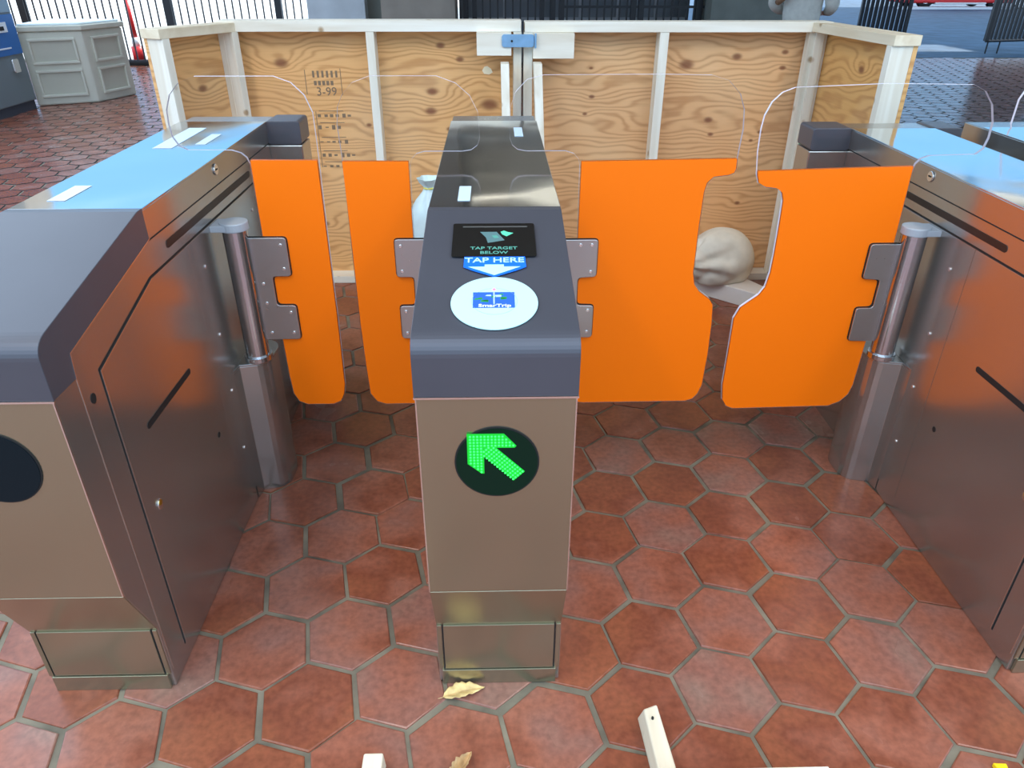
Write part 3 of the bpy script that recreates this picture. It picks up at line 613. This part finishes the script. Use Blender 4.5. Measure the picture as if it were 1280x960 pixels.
# braces leaning from the middle posts to the floor in front
def brace(b, xt, xb, label=None):
    yt, zt, yb, zb = BY - 0.03, 1.10, 3.27, 0.0; w = 0.019
    m = MB(); dy = 0.075
    m.add([(xt - w, yt - dy, zt), (xt + w, yt - dy, zt), (xt + w, yt + 0.02, zt), (xt - w, yt + 0.02, zt), (xb - w, yb - dy, zb), (xb + w, yb - dy, zb), (xb + w, yb + 0.02, zb), (xb - w, yb + 0.02, zb)],
          [(0, 1, 2, 3), (7, 6, 5, 4), (4, 5, 1, 0), (5, 6, 2, 1), (6, 7, 3, 2), (7, 4, 0, 3)])
    m.build('diagonal_brace', PINE_V, b, bevel=0.002)
brace(bl, 0.052, 0.07); brace(br, 0.203, 0.235)
# white lumber foot under the sandbag
FOOT = lumber('whitewashed_pine', (0.78, 0.74, 0.70), 0.08, (1.2, 6, 6))
m = MB().prism([(1.00, 3.60), (1.36, 3.27), (1.40, 3.34), (1.20, 3.735), (1.02, 3.735)], 'z', 0.0, 0.085); m.build('foot_block', FOOT, br, bevel=0.003)
MB().box(1.513, 1.535, BY - 0.003, BY - 0.0005, 0.66, 0.78).build('green_tag', simple('green_sticker', (0.05, 0.42, 0.25), 0.5), br)
# knot hole with pale wood behind, stamps
MB().prism([(-0.055, 1.050), (-0.045, 1.066), (-0.030, 1.070), (-0.012, 1.058), (-0.004, 1.042), (-0.022, 1.032), (-0.046, 1.036)], 'y', BY + 0.0875, BY + 0.0895).build('knot_patch', simple('pale_filled_knot', (0.88, 0.78, 0.55), 0.6), bl)
def stamp_marks():
    rr = random.Random(11); m = MB(); y = BY + 0.0880
    def bar(cx, cz, w, h_): m.box(cx - w / 2, cx + w / 2, y, y + 0.0012, cz - h_ / 2, cz + h_ / 2)
    for k in range(6): bar(-0.865 + 0.022 * k, 1.035, 0.010, 0.030)
    for k in range(5): bar(-0.860 + 0.020 * k, 0.995, 0.013, 0.020)
    bar(-0.905, 1.0, 0.003, 0.11); bar(-0.735, 1.0, 0.003, 0.12)
    for (cz, n) in ((0.845, 6), (0.79, 4), (0.72, 5), (0.655, 6), (0.60, 4)):
        for k in range(n): bar(-0.86 + 0.030 * k + rr.uniform(-.004, .004), cz, 0.016, 0.004 + 0.018 * rr.random())
        bar(-0.80, cz + 0.022, 0.12, 0.003)
    bar(-0.875, 0.73, 0.003, 0.27)
    return m
stamp_marks().build('ink_stamp', STAMP, bl)
text_mesh('ink_lettering', '3-99', 0.055, STAMP, bl, Matrix.Translation((-0.81, BY + 0.0880, 0.955)) @ Matrix.Rotation(PI / 2, 4, 'X'), 0.0006)
for r_, lc in ((bl, (-0.6, 3.78, 0)), (br, (0.85, 3.78, 0))):
    for ch in r_.children:
        ch.location = Vector(ch.location) - Vector(lc)
    r_.location = lc
# shading coordinates must stay in world metres: bake offsets back
for r_ in (bl, br):
    lc = Vector(r_.location)
    for ch in r_.children: pass
hc = thing('hasp_clamp', 'blue metal hasp bridging the gap between the two plywood barrier halves', 'clamp', (0.137, BY - 0.04, 1.19))
HB = simple('blue_painted_metal', (0.20, 0.38, 0.58), 0.45, 0.2, var=0.12, vs=30)
MB().prism(rrect(-0.098, 0.050, -0.026, 0.028, 0.012), 'y', -0.0085, -0.001).build('hasp_strap', HB, hc, bevel=0.0015)
MB().box(0.052, 0.060, -0.022, -0.001, -0.028, 0.032).build('hasp_staple', HB, hc, bevel=0.001)
MB().prism(disc(-0.052, 0.0, 0.005, 0.005, 12), 'y', -0.011, -0.0085).build('hasp_bolt', BLACK, hc)

# ------------------------------------------------------------ sandbags
def bag(name, label, loc, rx, ry, rz_, m, seed, neck, tilt=0.0, cat='sandbag'):
    bm = bmesh.new(); bmesh.ops.create_icosphere(bm, subdivisions=5, radius=1.0); nd = Vector(neck).normalized()
    for v in bm.verts:
        q = v.co.copy(); dn = q.normalized(); r_ = 1.0
        ax = (dn - nd * dn.dot(nd)); ang = math.atan2(ax.cross(nd).length * (1 if ax.x > 0 else -1), ax.z + 1e-6); c_ = max(0.0, dn.dot(nd))
        pleat = math.sin(ang * 9 + 2 * noise.noise(dn * 3 + Vector((seed, 0, 0)))) * 0.10 * c_ ** 1.2
        n_ = noise.noise(dn * 1.4 + Vector((seed, 3, 1))) * 0.10
        r_ = 1 + n_ + pleat
        if c_ > 0.9: r_ += (c_ - 0.9) * 3.4
        q = dn * r_; v.co = (q.x * rx, q.y * ry, max(q.z, -0.62) * rz_)
    zmin = min(v.co.z for v in bm.verts)
    for v in bm.verts: v.co.z -= zmin
    me = bpy.data.meshes.new(name); bm.to_mesh(me); bm.free(); me.materials.append(m)
    for pl in me.polygons: pl.use_smooth = True
    o = bpy.data.objects.new(name, me); COL.objects.link(o); o.location = loc; o.rotation_euler = (0, 0, tilt)
    return tag(o, label, cat)
CANVAS = simple('beige_canvas', (0.64, 0.60, 0.51), 0.8, var=0.12, vs=12)
PLAST = simple('translucent_pale_plastic', (0.62, 0.78, 0.80), 0.3, var=0.08, vs=14)
bag('sandbag', 'beige canvas sandbag with gathered neck on a white wooden foot by the plywood', (1.14, 3.56, 0.086), 0.185, 0.14, 0.160, CANVAS, 2.0, (-0.75, -0.62, 0.05))
# upright white plastic bucket bag at the left barrier
pb = thing('plastic_bag', 'pale plastic bag slumped behind the central fare gate', 'bag', (-0.31, 3.50, 0))
bm_ = MB(); n = 28; rings = []
prof = [(0.0, 0.105), (0.15, 0.108), (0.30, 0.105), (0.42, 0.100), (0.47, 0.088), (0.52, 0.062), (0.555, 0.034), (0.575, 0.022), (0.60, 0.045), (0.62, 0.055)]
for (z_, r_) in prof:
    for k in range(n):
        a = 2 * PI * k / n; rr_ = r_ * (1 + 0.10 * math.sin(5 * a + z_ * 6) * (z_ > 0.3) + 0.06 * math.sin(9 * a + 20 * z_) * (z_ > .38)); bm_.v.append((rr_ * math.cos(a), rr_ * math.sin(a), z_))
for i in range(len(prof) - 1):
    for k in range(n): bm_.f.append((i * n + k, i * n + (k + 1) % n, (i + 1) * n + (k + 1) % n, (i + 1) * n + k)); bm_.m.append(0)
bm_.f.append(tuple(range(n))); bm_.m.append(0)
bm_.build('bag_body', PLAST, pb, smooth=True)
MB().tube([(0.024 * math.cos(a), 0.024 * math.sin(a), 0.574) for a in [i * PI / 8 for i in range(17)]], 0.005, 6).build('bag_tie', simple('yellow_tie', (0.75, 0.7, 0.15), 0.5), pb)

# ------------------------------------------------------------ near lumber and litter
def foot_board(name, label, x0, x1, y0, y1, z1, lean=0.0):
    m = MB()
    m.add([(x0, y0, 0), (x1, y0, 0), (x1 + lean, y1, 0), (x0 + lean, y1 - 0.0, 0), (x0, y0, z1), (x1, y0, z1), (x1 + lean, y1 - 0.012, z1), (x0 + lean + 0.004, y1 - 0.012, z1)],
          [(0, 3, 2, 1), (4, 5, 6, 7), (0, 1, 5, 4), (1, 2, 6, 5), (2, 3, 7, 6), (3, 0, 4, 7)])
    o = m.build(name, PINE_Y, None, bevel=0.004, seg=2)
    c_ = ((x0 + x1) / 2, (y0 + y1) / 2, 0)
    put(o, c_); return o
base = thing('barrier_base', 'pale pine foot board end on the tiles at the bottom edge, right of the central gate', 'lumber', (0.5, 0.86, 0))
base['label'] = 'pale pine base frame with a nail-holed foot board, at the bottom edge'
def base_part(o):
    for v in o.data.vertices: v.co -= Vector((0.5, 0.86, 0))
    o.parent = base
    return o
m = MB(); m.add([(0.332, 0.70, 0), (0.378, 0.70, 0), (0.357, 1.085, 0), (0.313, 1.075, 0), (0.332, 0.70, 0.060), (0.378, 0.70, 0.060), (0.352, 1.070, 0.055), (0.321, 1.062, 0.050)],
      [(0, 3, 2, 1), (4, 5, 6, 7), (0, 1, 5, 4), (1, 2, 6, 5), (2, 3, 7, 6), (3, 0, 4, 7)])
fb = base_part(m.build('foot_board', PINE_Y, None, bevel=0.004))
base_part(MB().prism(disc(0.336, 1.035, 0.0028, 0.0035, 10), 'z', 0.050, 0.0572).build('nail_hole', BLACK, None))
base_part(MB().box(0.33, 0.66, 0.66, 0.889, 0.060, 0.098).build('bottom_plate', PINE_H, None, bevel=0.003))
o = foot_board('wood_offcut', '', -0.285, -0.240, 0.62, 0.975, 0.060, lean=-0.006)
tag(o, 'pale pine board end on the tiles at the bottom edge, left of centre', 'lumber')

LEAFM = simple('dry_tan_leaf', (0.66, 0.47, 0.19), 0.6, var=0.3, vs=45)
LEAFM2 = simple('dry_brown_leaf', (0.52, 0.33, 0.15), 0.6, var=0.3, vs=45)
def dry_leaf(label, loc, length, width, rz_, m, curl, seed, stem=True):
    mb = MB(); nu, nv = 22, 8
    def pt(u, v):
        w = width * (math.sin(PI * u ** 0.8) ** 0.8) * (1 + 0.10 * math.sin(u * 38 + seed)) if 0 < u < 1 else 0.0005
        x_ = (u - 0.5) * length; y_ = v * w * 0.5 + 0.1 * width * math.sin(u * PI)
        z_ = 0.003 + curl * (abs(v) ** 1.6) * w + 0.10 * curl * length * (2 * u - 1) ** 2 + 0.0018 * math.sin(u * 20 + v * 5 + seed) - 0.0015 * math.cos(v * PI * 2)
        return (x_, y_, max(0.0012, z_))
    for i in range(nu + 1):
        for j in range(nv + 1): mb.v.append(pt(i / nu, -1 + 2 * j / nv))
    for i in range(nu):
        for j in range(nv):
            a = i * (nv + 1) + j; mb.f.append((a, a + 1, a + nv + 2, a + nv + 1)); mb.m.append(0)
    root = thing('dry_leaf', label, 'leaf', loc, rz_)
    bl_ = mb.build('leaf_blade', m, root, smooth=True); so = bl_.modifiers.new('s', 'SOLIDIFY'); so.thickness = 0.0008
    MB().tube([(-0.5 * length - 0.012, 0.0, 0.002), (-0.5 * length, 0.0, 0.003), (0, 0.1 * width, 0.0035), (0.45 * length, 0.0, 0.004)], [0.0009, 0.0008, 0.0007, 0.0003], 5).build('leaf_stem', LEAFM2, root)
    return root
dry_leaf('dry tan leaf lying against the foot of the central fare gate', (-0.085, 1.150, 0.0), 0.100, 0.040, math.radians(14), LEAFM, 0.25, 1.0)
dry_leaf('curled brown dry leaf on the tiles at the bottom edge', (-0.083, 0.955, 0.0), 0.085, 0.030, math.radians(62), LEAFM2, 0.9, 4.0)
yc = thing('warning_cone_tip', 'small yellow tapered marker cut off at the bottom right corner', 'marker', (1.068, 0.925, 0))
YEL = simple('yellow_plastic', (0.95, 0.62, 0.01), 0.4)
MB().prism([(-0.012, 0.018), (0.016, 0.016), (0.012, -0.010), (0.006, -0.06), (-0.001, -0.06), (-0.006, -0.015)], 'z', 0.0, 0.012).build('marker_blade', YEL, yc, bevel=0.002)
MB().tube([(0.02, -0.004, 0.005), (0.05, -0.008, 0.005), (0.08, -0.04, 0.005)], 0.005, 8).build('marker_cord', BLACK, yc)

# ------------------------------------------------------------ background furniture
KI = simple('beige_moulded_panel', (0.62, 0.60, 0.49), 0.5, var=0.06, vs=3)
KI2 = simple('beige_recess', (0.52, 0.50, 0.40), 0.5, var=0.05, vs=3)
KT = simple('pale_cloth_top', (0.80, 0.90, 0.92), 0.6)
def kiosk():
    k = thing('service_kiosk', 'beige moulded kiosk with recessed panels and a white cover, beside the blue machine', 'kiosk', (-5.15, 9.7, 0))
    A, B, C_, D = Vector((-5.44, 9.36)), Vector((-4.87, 9.80)), Vector((-4.62, 10.45)), Vector((-5.75, 10.2)); o0 = Vector((-5.15, 9.7))
    A, B, C_, D = Vector((-5.46, 9.44)), Vector((-4.86, 9.72)), Vector((-4.66, 10.35)), Vector((-5.60, 10.40))
    T = 0.80; P_ = [tuple(q - o0) for q in (A, B, C_, D)]
    MB().prism(P_, 'z', 0.0, T).build('kiosk_body', KI, k, bevel=0.02)
    ctr = Vector((sum(q[0] for q in P_) / 4, sum(q[1] for q in P_) / 4))
    MB().prism([tuple(ctr + (Vector(q) - ctr) * 1.06) for q in P_], 'z', T, T + 0.06).build('kiosk_lid', KI, k, bevel=0.012)
    MB().prism([tuple(ctr + (Vector(q) - ctr) * 0.97) for q in P_], 'z', T + 0.06, T + 0.085).build('cover_sheet', KT, k, bevel=0.01)
    def frame(a, b, t0, t1, z0, z1):
        a, b = Vector(a), Vector(b); d = b - a; n = Vector((d.y, -d.x)).normalized()
        def q(t, o): r_ = a + d * t + n * o; return (r_.x, r_.y)
        MB().prism([q(t0 - .04, 0.0), q(t1 + .04, 0.0), q(t1 + .04, 0.004), q(t0 - .04, 0.004)], 'z', z0, z1).build('recess_panel', KI2, k)
        for (ta, tb, za, zb) in ((t0 - .06, t1 + .06, z1, z1 + .03), (t0 - .06, t1 + .06, z0 - .03, z0), (t0 - .06, t0 - .02, z0, z1), (t1 + .02, t1 + .06, z0, z1)):
            MB().prism([q(ta, 0.0), q(tb, 0.0), q(tb, 0.028), q(ta, 0.028)], 'z', za, zb).build('panel_frame', KI, k, bevel=0.006)
    frame(P_[0], P_[1], 0.18, 0.80, 0.48, 0.70); frame(P_[0], P_[1], 0.18, 0.80, 0.12, 0.36)
    frame(P_[1], P_[2], 0.22, 0.78, 0.48, 0.70); frame(P_[1], P_[2], 0.22, 0.78, 0.12, 0.36)
kiosk()
def machine():
    k = thing('fare_vending_machine', 'grey and blue fare vending machine at the left edge', 'vending machine', (-5.75, 8.3, 0))
    G = simple('grey_machine_metal', (0.20, 0.25, 0.27), 0.45, 0.3); Bl = simple('blue_machine_panel', (0.02, 0.15, 0.45), 0.4); Lb = simple('light_blue_panel', (0.25, 0.38, 0.48), 0.4)
    MB().box(-0.42, 0.38, -1.2, 1.0, 0.10, 1.75).build('machine_body', G, k, bevel=0.01)
    MB().box(-0.42, 0.36, -1.2, 0.98, 0.0, 0.10).build('plinth', simple('plinth_dark', (0.05, 0.06, 0.08), 0.6), k)
    MB().box(0.38, 0.395, -1.15, 0.98, 0.60, 1.00).build('blue_panel', Bl, k, bevel=0.004)
    MB().box(0.38, 0.392, -1.15, 0.98, 1.02, 1.70).build('upper_panel', Lb, k, bevel=0.004)
    MB().box(0.395, 0.402, 0.62, 0.80, 0.83, 0.93).build('notice', WHITE, k)
    MB().box(0.402, 0.404, 0.66, 0.74, 0.85, 0.89).build('notice_mark', BLACK, k)
    MB().box(0.395, 0.399, 0.30, 0.78, 0.665, 0.680).build('white_line', WHITE, k)
    MB().prism(rrect(0.70, 0.82, 0.42, 0.56, 0.02), 'x', 0.38, 0.41).build('coin_cup', EDGE, k, bevel=0.005)
machine()
BAR = simple('black_railing_paint', (0.014, 0.016, 0.02), 0.4)
def fence(name, label, x0, x1, y, z1, step, r_, posts, rails, thick=0.03):
    f = thing(name, label, 'fence', ((x0 + x1) / 2, y, 0), group='station fence panels'); cx = (x0 + x1) / 2
    b = MB(); n = int((x1 - x0) / step)
    for i in range(n + 1):
        xx = x0 + i * step - cx; b.box(xx - r_, xx + r_, -r_, r_, 0.10, z1)
    b.build('railing_bars', BAR, f)
    for zz in rails: MB().box(x0 - cx, x1 - cx, -0.018, 0.018, zz, zz + 0.035).build('rail', BAR, f)
    for px in posts: MB().box(px - cx - thick, px - cx + thick, -thick, thick, 0.0, z1 + 0.05).build('post', BAR, f)
    return f
fence('railing_fence', 'black vertical bar fence against the bright plaza at the left', -8.9, -2.8, 13.0, 2.3, 0.118, 0.010, (-7.3, -5.05, -3.35, -2.82), (0.10, 2.2), 0.05)
fence('mesh_fence', 'black barred gate in front of the dark shutter, left of centre', -0.50, 0.98, 12.6, 2.3, 0.115, 0.012, (-0.42, -0.28, 0.75, 0.92), (0.10, 1.1, 2.2), 0.035)
fence('mesh_fence', 'black barred gate in front of the dark shutter, right of centre', 1.02, 3.24, 12.6, 2.3, 0.115, 0.012, (1.05, 2.15, 2.27, 3.15), (0.10, 0.90, 2.2), 0.04)
LT = simple('pale_shutter_strip', (0.42, 0.46, 0.50), 0.4)
s_ = thing('roller_shutter', 'grey slatted roller shutter behind the middle fence', 'shutter', (1.3, 13.55, 0))
MB().box(-1.8, 1.9, -0.02, 0.03, 0.0, 2.6).build('curtain', simple('shutter_grey', (0.16, 0.18, 0.20), 0.4, 0.4), s_)
for k in range(6): MB().box(-1.75 + 0.62 * k, -1.71 + 0.62 * k, -0.045, -0.02, 0.0, 2.6).build('guide_strip', LT, s_)
MB().box(-1.8, 1.9, -0.05, -0.02, 0.66, 0.72).build('cross_strip', LT, s_)
def gate_leaf_bars(label, a, b, y0, y1, z0, z1, n, r_, rods=False):
    f = thing('railing_gate', label, 'gate', ((a + b) / 2, (y0 + y1) / 2, 0)); c_ = Vector(((a + b) / 2, (y0 + y1) / 2, 0))
    d = Vector((b - a, y1 - y0, 0)); m = MB()
    for i in range(n + 1):
        q = Vector((a, y0, 0)) + d * (i / n) - c_; m.box(q.x - r_, q.x + r_, q.y - r_, q.y + r_, z0, z1)
    m.build('gate_bars', BAR, f)
    pa = Vector((a, y0, 0)) - c_; pb_ = Vector((b, y1, 0)) - c_
    for zz in (z0, z1): MB().tube([(pa.x, pa.y, zz), (pb_.x, pb_.y, zz)], 0.03, 6).build('gate_rail', BAR, f)
    for q in (pa, pb_): MB().box(q.x - .035, q.x + .035, q.y - .035, q.y + .035, z0, z1 + .03).build('gate_stile', BAR, f)
    if rods:
        for q in (pa + Vector((0.05, 0, 0)), pa + Vector((0.28, 0, 0))): MB().tube([(q.x, q.y, 0.0), (q.x, q.y, z0)], 0.014, 6).build('drop_rod', BAR, f)
gate_leaf_bars('open black barred gate leaf behind the right end of the plywood barrier', 8.55, 9.35, 18.9, 18.3, 0.04, 2.6, 10, 0.030)
gate_leaf_bars('black barred gate leaf with drop rods at the top right corner', 9.38, 10.9, 15.2, 15.6, 0.22, 2.4, 16, 0.022, True)
tp = thing('traffic_post', 'slim red and white marker post beside the left wing of the plywood barrier', 'post', (-5.95, 13.6, 0))
RED = simple('signal_red', (0.75, 0.03, 0.03), 0.4); WP = simple('white_plastic', (0.8, 0.8, 0.8), 0.5)
MB().box(-0.28, 0.28, -0.15, 0.15, 0.0, 0.06).build('post_base', BLACK, tp, bevel=0.01)
MB().tube([(0, 0, 0.06), (0, 0, 0.28)], 0.09, 14).build('lower_band', RED, tp, smooth=True)
MB().tube([(0, 0, 0.28), (0, 0, 0.42)], 0.06, 14).build('white_band', WP, tp, smooth=True)
MB().tube([(0, 0, 0.42), (0, 0, 1.0)], [0.05, 0.03], 14).build('upper_band', RED, tp, smooth=True)
# parked car and bicycle across the forecourt
def car():
    c_ = thing('parked_car', 'red and white parked car across the forecourt, only its sill in view', 'car', (18.0, 32.3, 0))
    prof = [(-2.1, 0.17), (-2.15, 0.75), (-1.5, 0.90), (-0.9, 1.42), (0.7, 1.45), (1.4, 0.98), (2.1, 0.85), (2.15, 0.17)]
    MB().prism(prof, 'y', -0.85, 0.85).build('car_body', RED, c_, bevel=0.06)
    MB().box(-1.0, 1.0, -0.87, 0.87, 0.13, 0.20).build('sill', WP, c_, bevel=0.02)
    MB().prism([(-1.35, 0.95), (-0.85, 1.36), (0.62, 1.38), (1.2, 0.98)], 'y', -0.87, 0.87).build('windows', DLENS, c_)
    for xx in (-1.35, 1.35):
        for yy in (-0.80, 0.62):
            w = MB().prism(disc(xx, 0.32, 0.32, 0.32, 24), 'y', yy, yy + 0.2).build('wheel', BLACK, c_, bevel=0.02)
            MB().prism(disc(xx, 0.32, 0.17, 0.17, 16), 'y', yy - 0.01, yy).build('hub', EDGE, w)
car()
kb = MB().box(15.3, 19.5, 30.6, 31.1, 0.0, 0.07).build('kerb', simple('white_kerb', (0.8, 0.82, 0.85), 0.6)); put(kb, (17.75, 30.85, 0)); tag(kb, 'white painted kerb in front of the parked car', 'kerb')
def bike():
    c_ = thing('bicycle', 'bicycle standing at the top right beyond the forecourt', 'bicycle', (20.6, 31.0, 0)); M_ = simple('bicycle_frame', (0.2, 0.22, 0.25), 0.35, 0.6)
    for xx in (-0.52, 0.52):
        w = MB().tube([(xx + 0.33 * math.cos(a), 0, 0.34 + 0.33 * math.sin(a)) for a in [2 * PI * i / 24 for i in range(25)]], 0.025, 6).build('wheel', BLACK, c_)
        sp = MB()
        for i in range(8): a = PI * i / 8; sp.tube([(xx - 0.32 * math.cos(a), 0, 0.34 - 0.32 * math.sin(a)), (xx + 0.32 * math.cos(a), 0, 0.34 + 0.32 * math.sin(a))], 0.004, 4)
        sp.build('spokes', EDGE, w)
    f = MB(); P0 = (-0.52, 0, .34); P1 = (-0.05, 0, .32); P2 = (-0.18, 0, .88); P3 = (0.36, 0, .86); P4 = (0.52, 0, .34)
    for a, b in ((P0, P1), (P0, P2), (P1, P2), (P1, P3), (P2, P3), (P3, P4)): f.tube([a, b], 0.018, 8)
    f.build('frame', M_, c_); MB().box(-0.30, -0.08, -0.06, 0.06, 0.92, 0.97).build('saddle', BLACK, c_, bevel=0.02)
    MB().tube([(0.34, -0.26, 1.0), (0.36, 0, 0.98), (0.34, 0.26, 1.0)], 0.014, 8).build('handlebar', M_, c_)
bike()

# ------------------------------------------------------------ person behind the barrier (only a slice of the body shows)
def person():
    SK = simple('skin', (0.55, 0.33, 0.24), 0.5); GR = simple('grey_sweatshirt', (0.62, 0.64, 0.59), 0.85, var=0.08, vs=20); JN = simple('dark_trousers', (0.05, 0.06, 0.09), 0.8)
    HR = simple('long_brown_hair', (0.20, 0.11, 0.06), 0.5, var=0.3, vs=30)
    r = thing('person', 'person in a grey sweatshirt seen from behind, standing past the plywood barrier', 'person', (3.10, 8.2, 0), math.radians(-30))
    def skin(name, pts, edges, m, parent, sub=2, root=0):
        me = bpy.data.meshes.new(name); me.from_pydata([q[:3] for q in pts], edges, []); o = bpy.data.objects.new(name, me); COL.objects.link(o)
        sk = o.modifiers.new('skin', 'SKIN'); sk.use_smooth_shade = True; sv = me.skin_vertices[0] if me.skin_vertices else None
        if sv is None:
            bm = bmesh.new(); bm.from_mesh(me); bm.verts.layers.skin.verify(); bm.to_mesh(me); bm.free(); sv = me.skin_vertices[0]
        for i, q in enumerate(pts):
            sv.data[i].radius = (q[3], q[4] if len(q) > 4 else q[3]); sv.data[i].use_root = (i == root)
        ss = o.modifiers.new('sub', 'SUBSURF'); ss.levels = sub; ss.render_levels = sub
        me.materials.append(m); o.parent = parent; return o
    # body (one surface): pelvis root
    body = [(0, 0, 0.93, .15, .11), (0, 0, 1.10, .14, .10), (0, 0.01, 1.28, .16, .11), (0, 0.0, 1.42, .13, .09), (0, 0, 1.50, .05), (0, 0.02, 1.57, .055), (0, 0.03, 1.66, .085, .095), (0, 0.03, 1.74, .06),
            (-.19, 0, 1.40, .055), (-.27, -0.02, 1.14, .045), (-.20, 0.20, 1.06, .035), (.19, 0, 1.40, .055), (.27, -0.02, 1.14, .045), (.20, 0.20, 1.06, .035),
            (-.10, 0, .85, .09), (-.11, 0.02, .48, .06), (-.11, -0.01, .09, .04), (-.12, 0.13, .035, .035), (.10, 0, .85, .09), (.11, 0.02, .48, .06), (.11, -0.01, .09, .04), (.12, 0.13, .035, .035)]
    E_ = [(0, 1), (1, 2), (2, 3), (3, 4), (4, 5), (5, 6), (6, 7), (3, 8), (8, 9), (9, 10), (3, 11), (11, 12), (12, 13), (0, 14), (14, 15), (15, 16), (16, 17), (0, 18), (18, 19), (19, 20), (20, 21)]
    b = skin('body', body, E_, SK, r)
    top = [(0, 0, 0.90, .20, .15), (0, 0, 1.08, .20, .15), (0, 0.01, 1.26, .21, .15), (0, 0.0, 1.40, .17, .12), (0, 0, 1.49, .075), (-.20, 0, 1.40, .085), (-.29, -0.02, 1.14, .075), (-.22, 0.18, 1.07, .05), (.20, 0, 1.40, .085), (.29, -0.02, 1.14, .075), (.22, 0.18, 1.07, .05)]
    skin('sweatshirt', top, [(0, 1), (1, 2), (2, 3), (3, 4), (3, 5), (5, 6), (6, 7), (3, 8), (8, 9), (9, 10)], GR, b)
    tr = [(0, 0, .95, .17, .13), (-.10, 0, .82, .105), (-.11, .02, .48, .08), (-.11, -.01, .12, .06), (.10, 0, .82, .105), (.11, .02, .48, .08), (.11, -.01, .12, .06)]
    skin('trousers', tr, [(0, 1), (1, 2), (2, 3), (0, 4), (4, 5), (5, 6)], JN, b)
    for s in (-1, 1):
        skin('shoe', [(s * .11, -.04, .045, .05), (s * .115, .07, .04, .045), (s * .12, .18, .032, .035)], [(0, 1), (1, 2)], BLACK, b)
        hand = [(s * .20, .20, 1.06, .03, .02), (s * .17, .27, 1.06, .038, .016)]
        eds = [(0, 1)]
        for k in range(4):
            i0 = len(hand); ox = (k - 1.5) * 0.018; ln = (0.06, 0.072, 0.068, 0.052)[k]
            hand += [(s * .17 + ox, .29, 1.06, .009), (s * .17 + ox, .29 + ln * .6, 1.05, .0085), (s * .17 + ox, .29 + ln * .9, 1.03, .0075)]; eds += [(1, i0), (i0, i0 + 1), (i0 + 1, i0 + 2)]
        i0 = len(hand); hand += [(s * .135, .25, 1.065, .011), (s * .115, .285, 1.06, .009)]; eds += [(0, i0), (i0, i0 + 1)]
        skin('hand', hand, eds, SK, b, 1)
    h_ = MB(); n = 40
    skin('hair', [(0, 0.00, 1.80, .06), (0, -0.035, 1.70, .115, .10), (0, -0.07, 1.55, .11, .07), (-.06, -0.13, 1.40, .09, .05), (-.16, -0.16, 1.24, .06, .035), (-.235, -0.15, 1.14, .03, .02)], [(0, 1), (1, 2), (2, 3), (3, 4), (4, 5)], HR, b)
person()
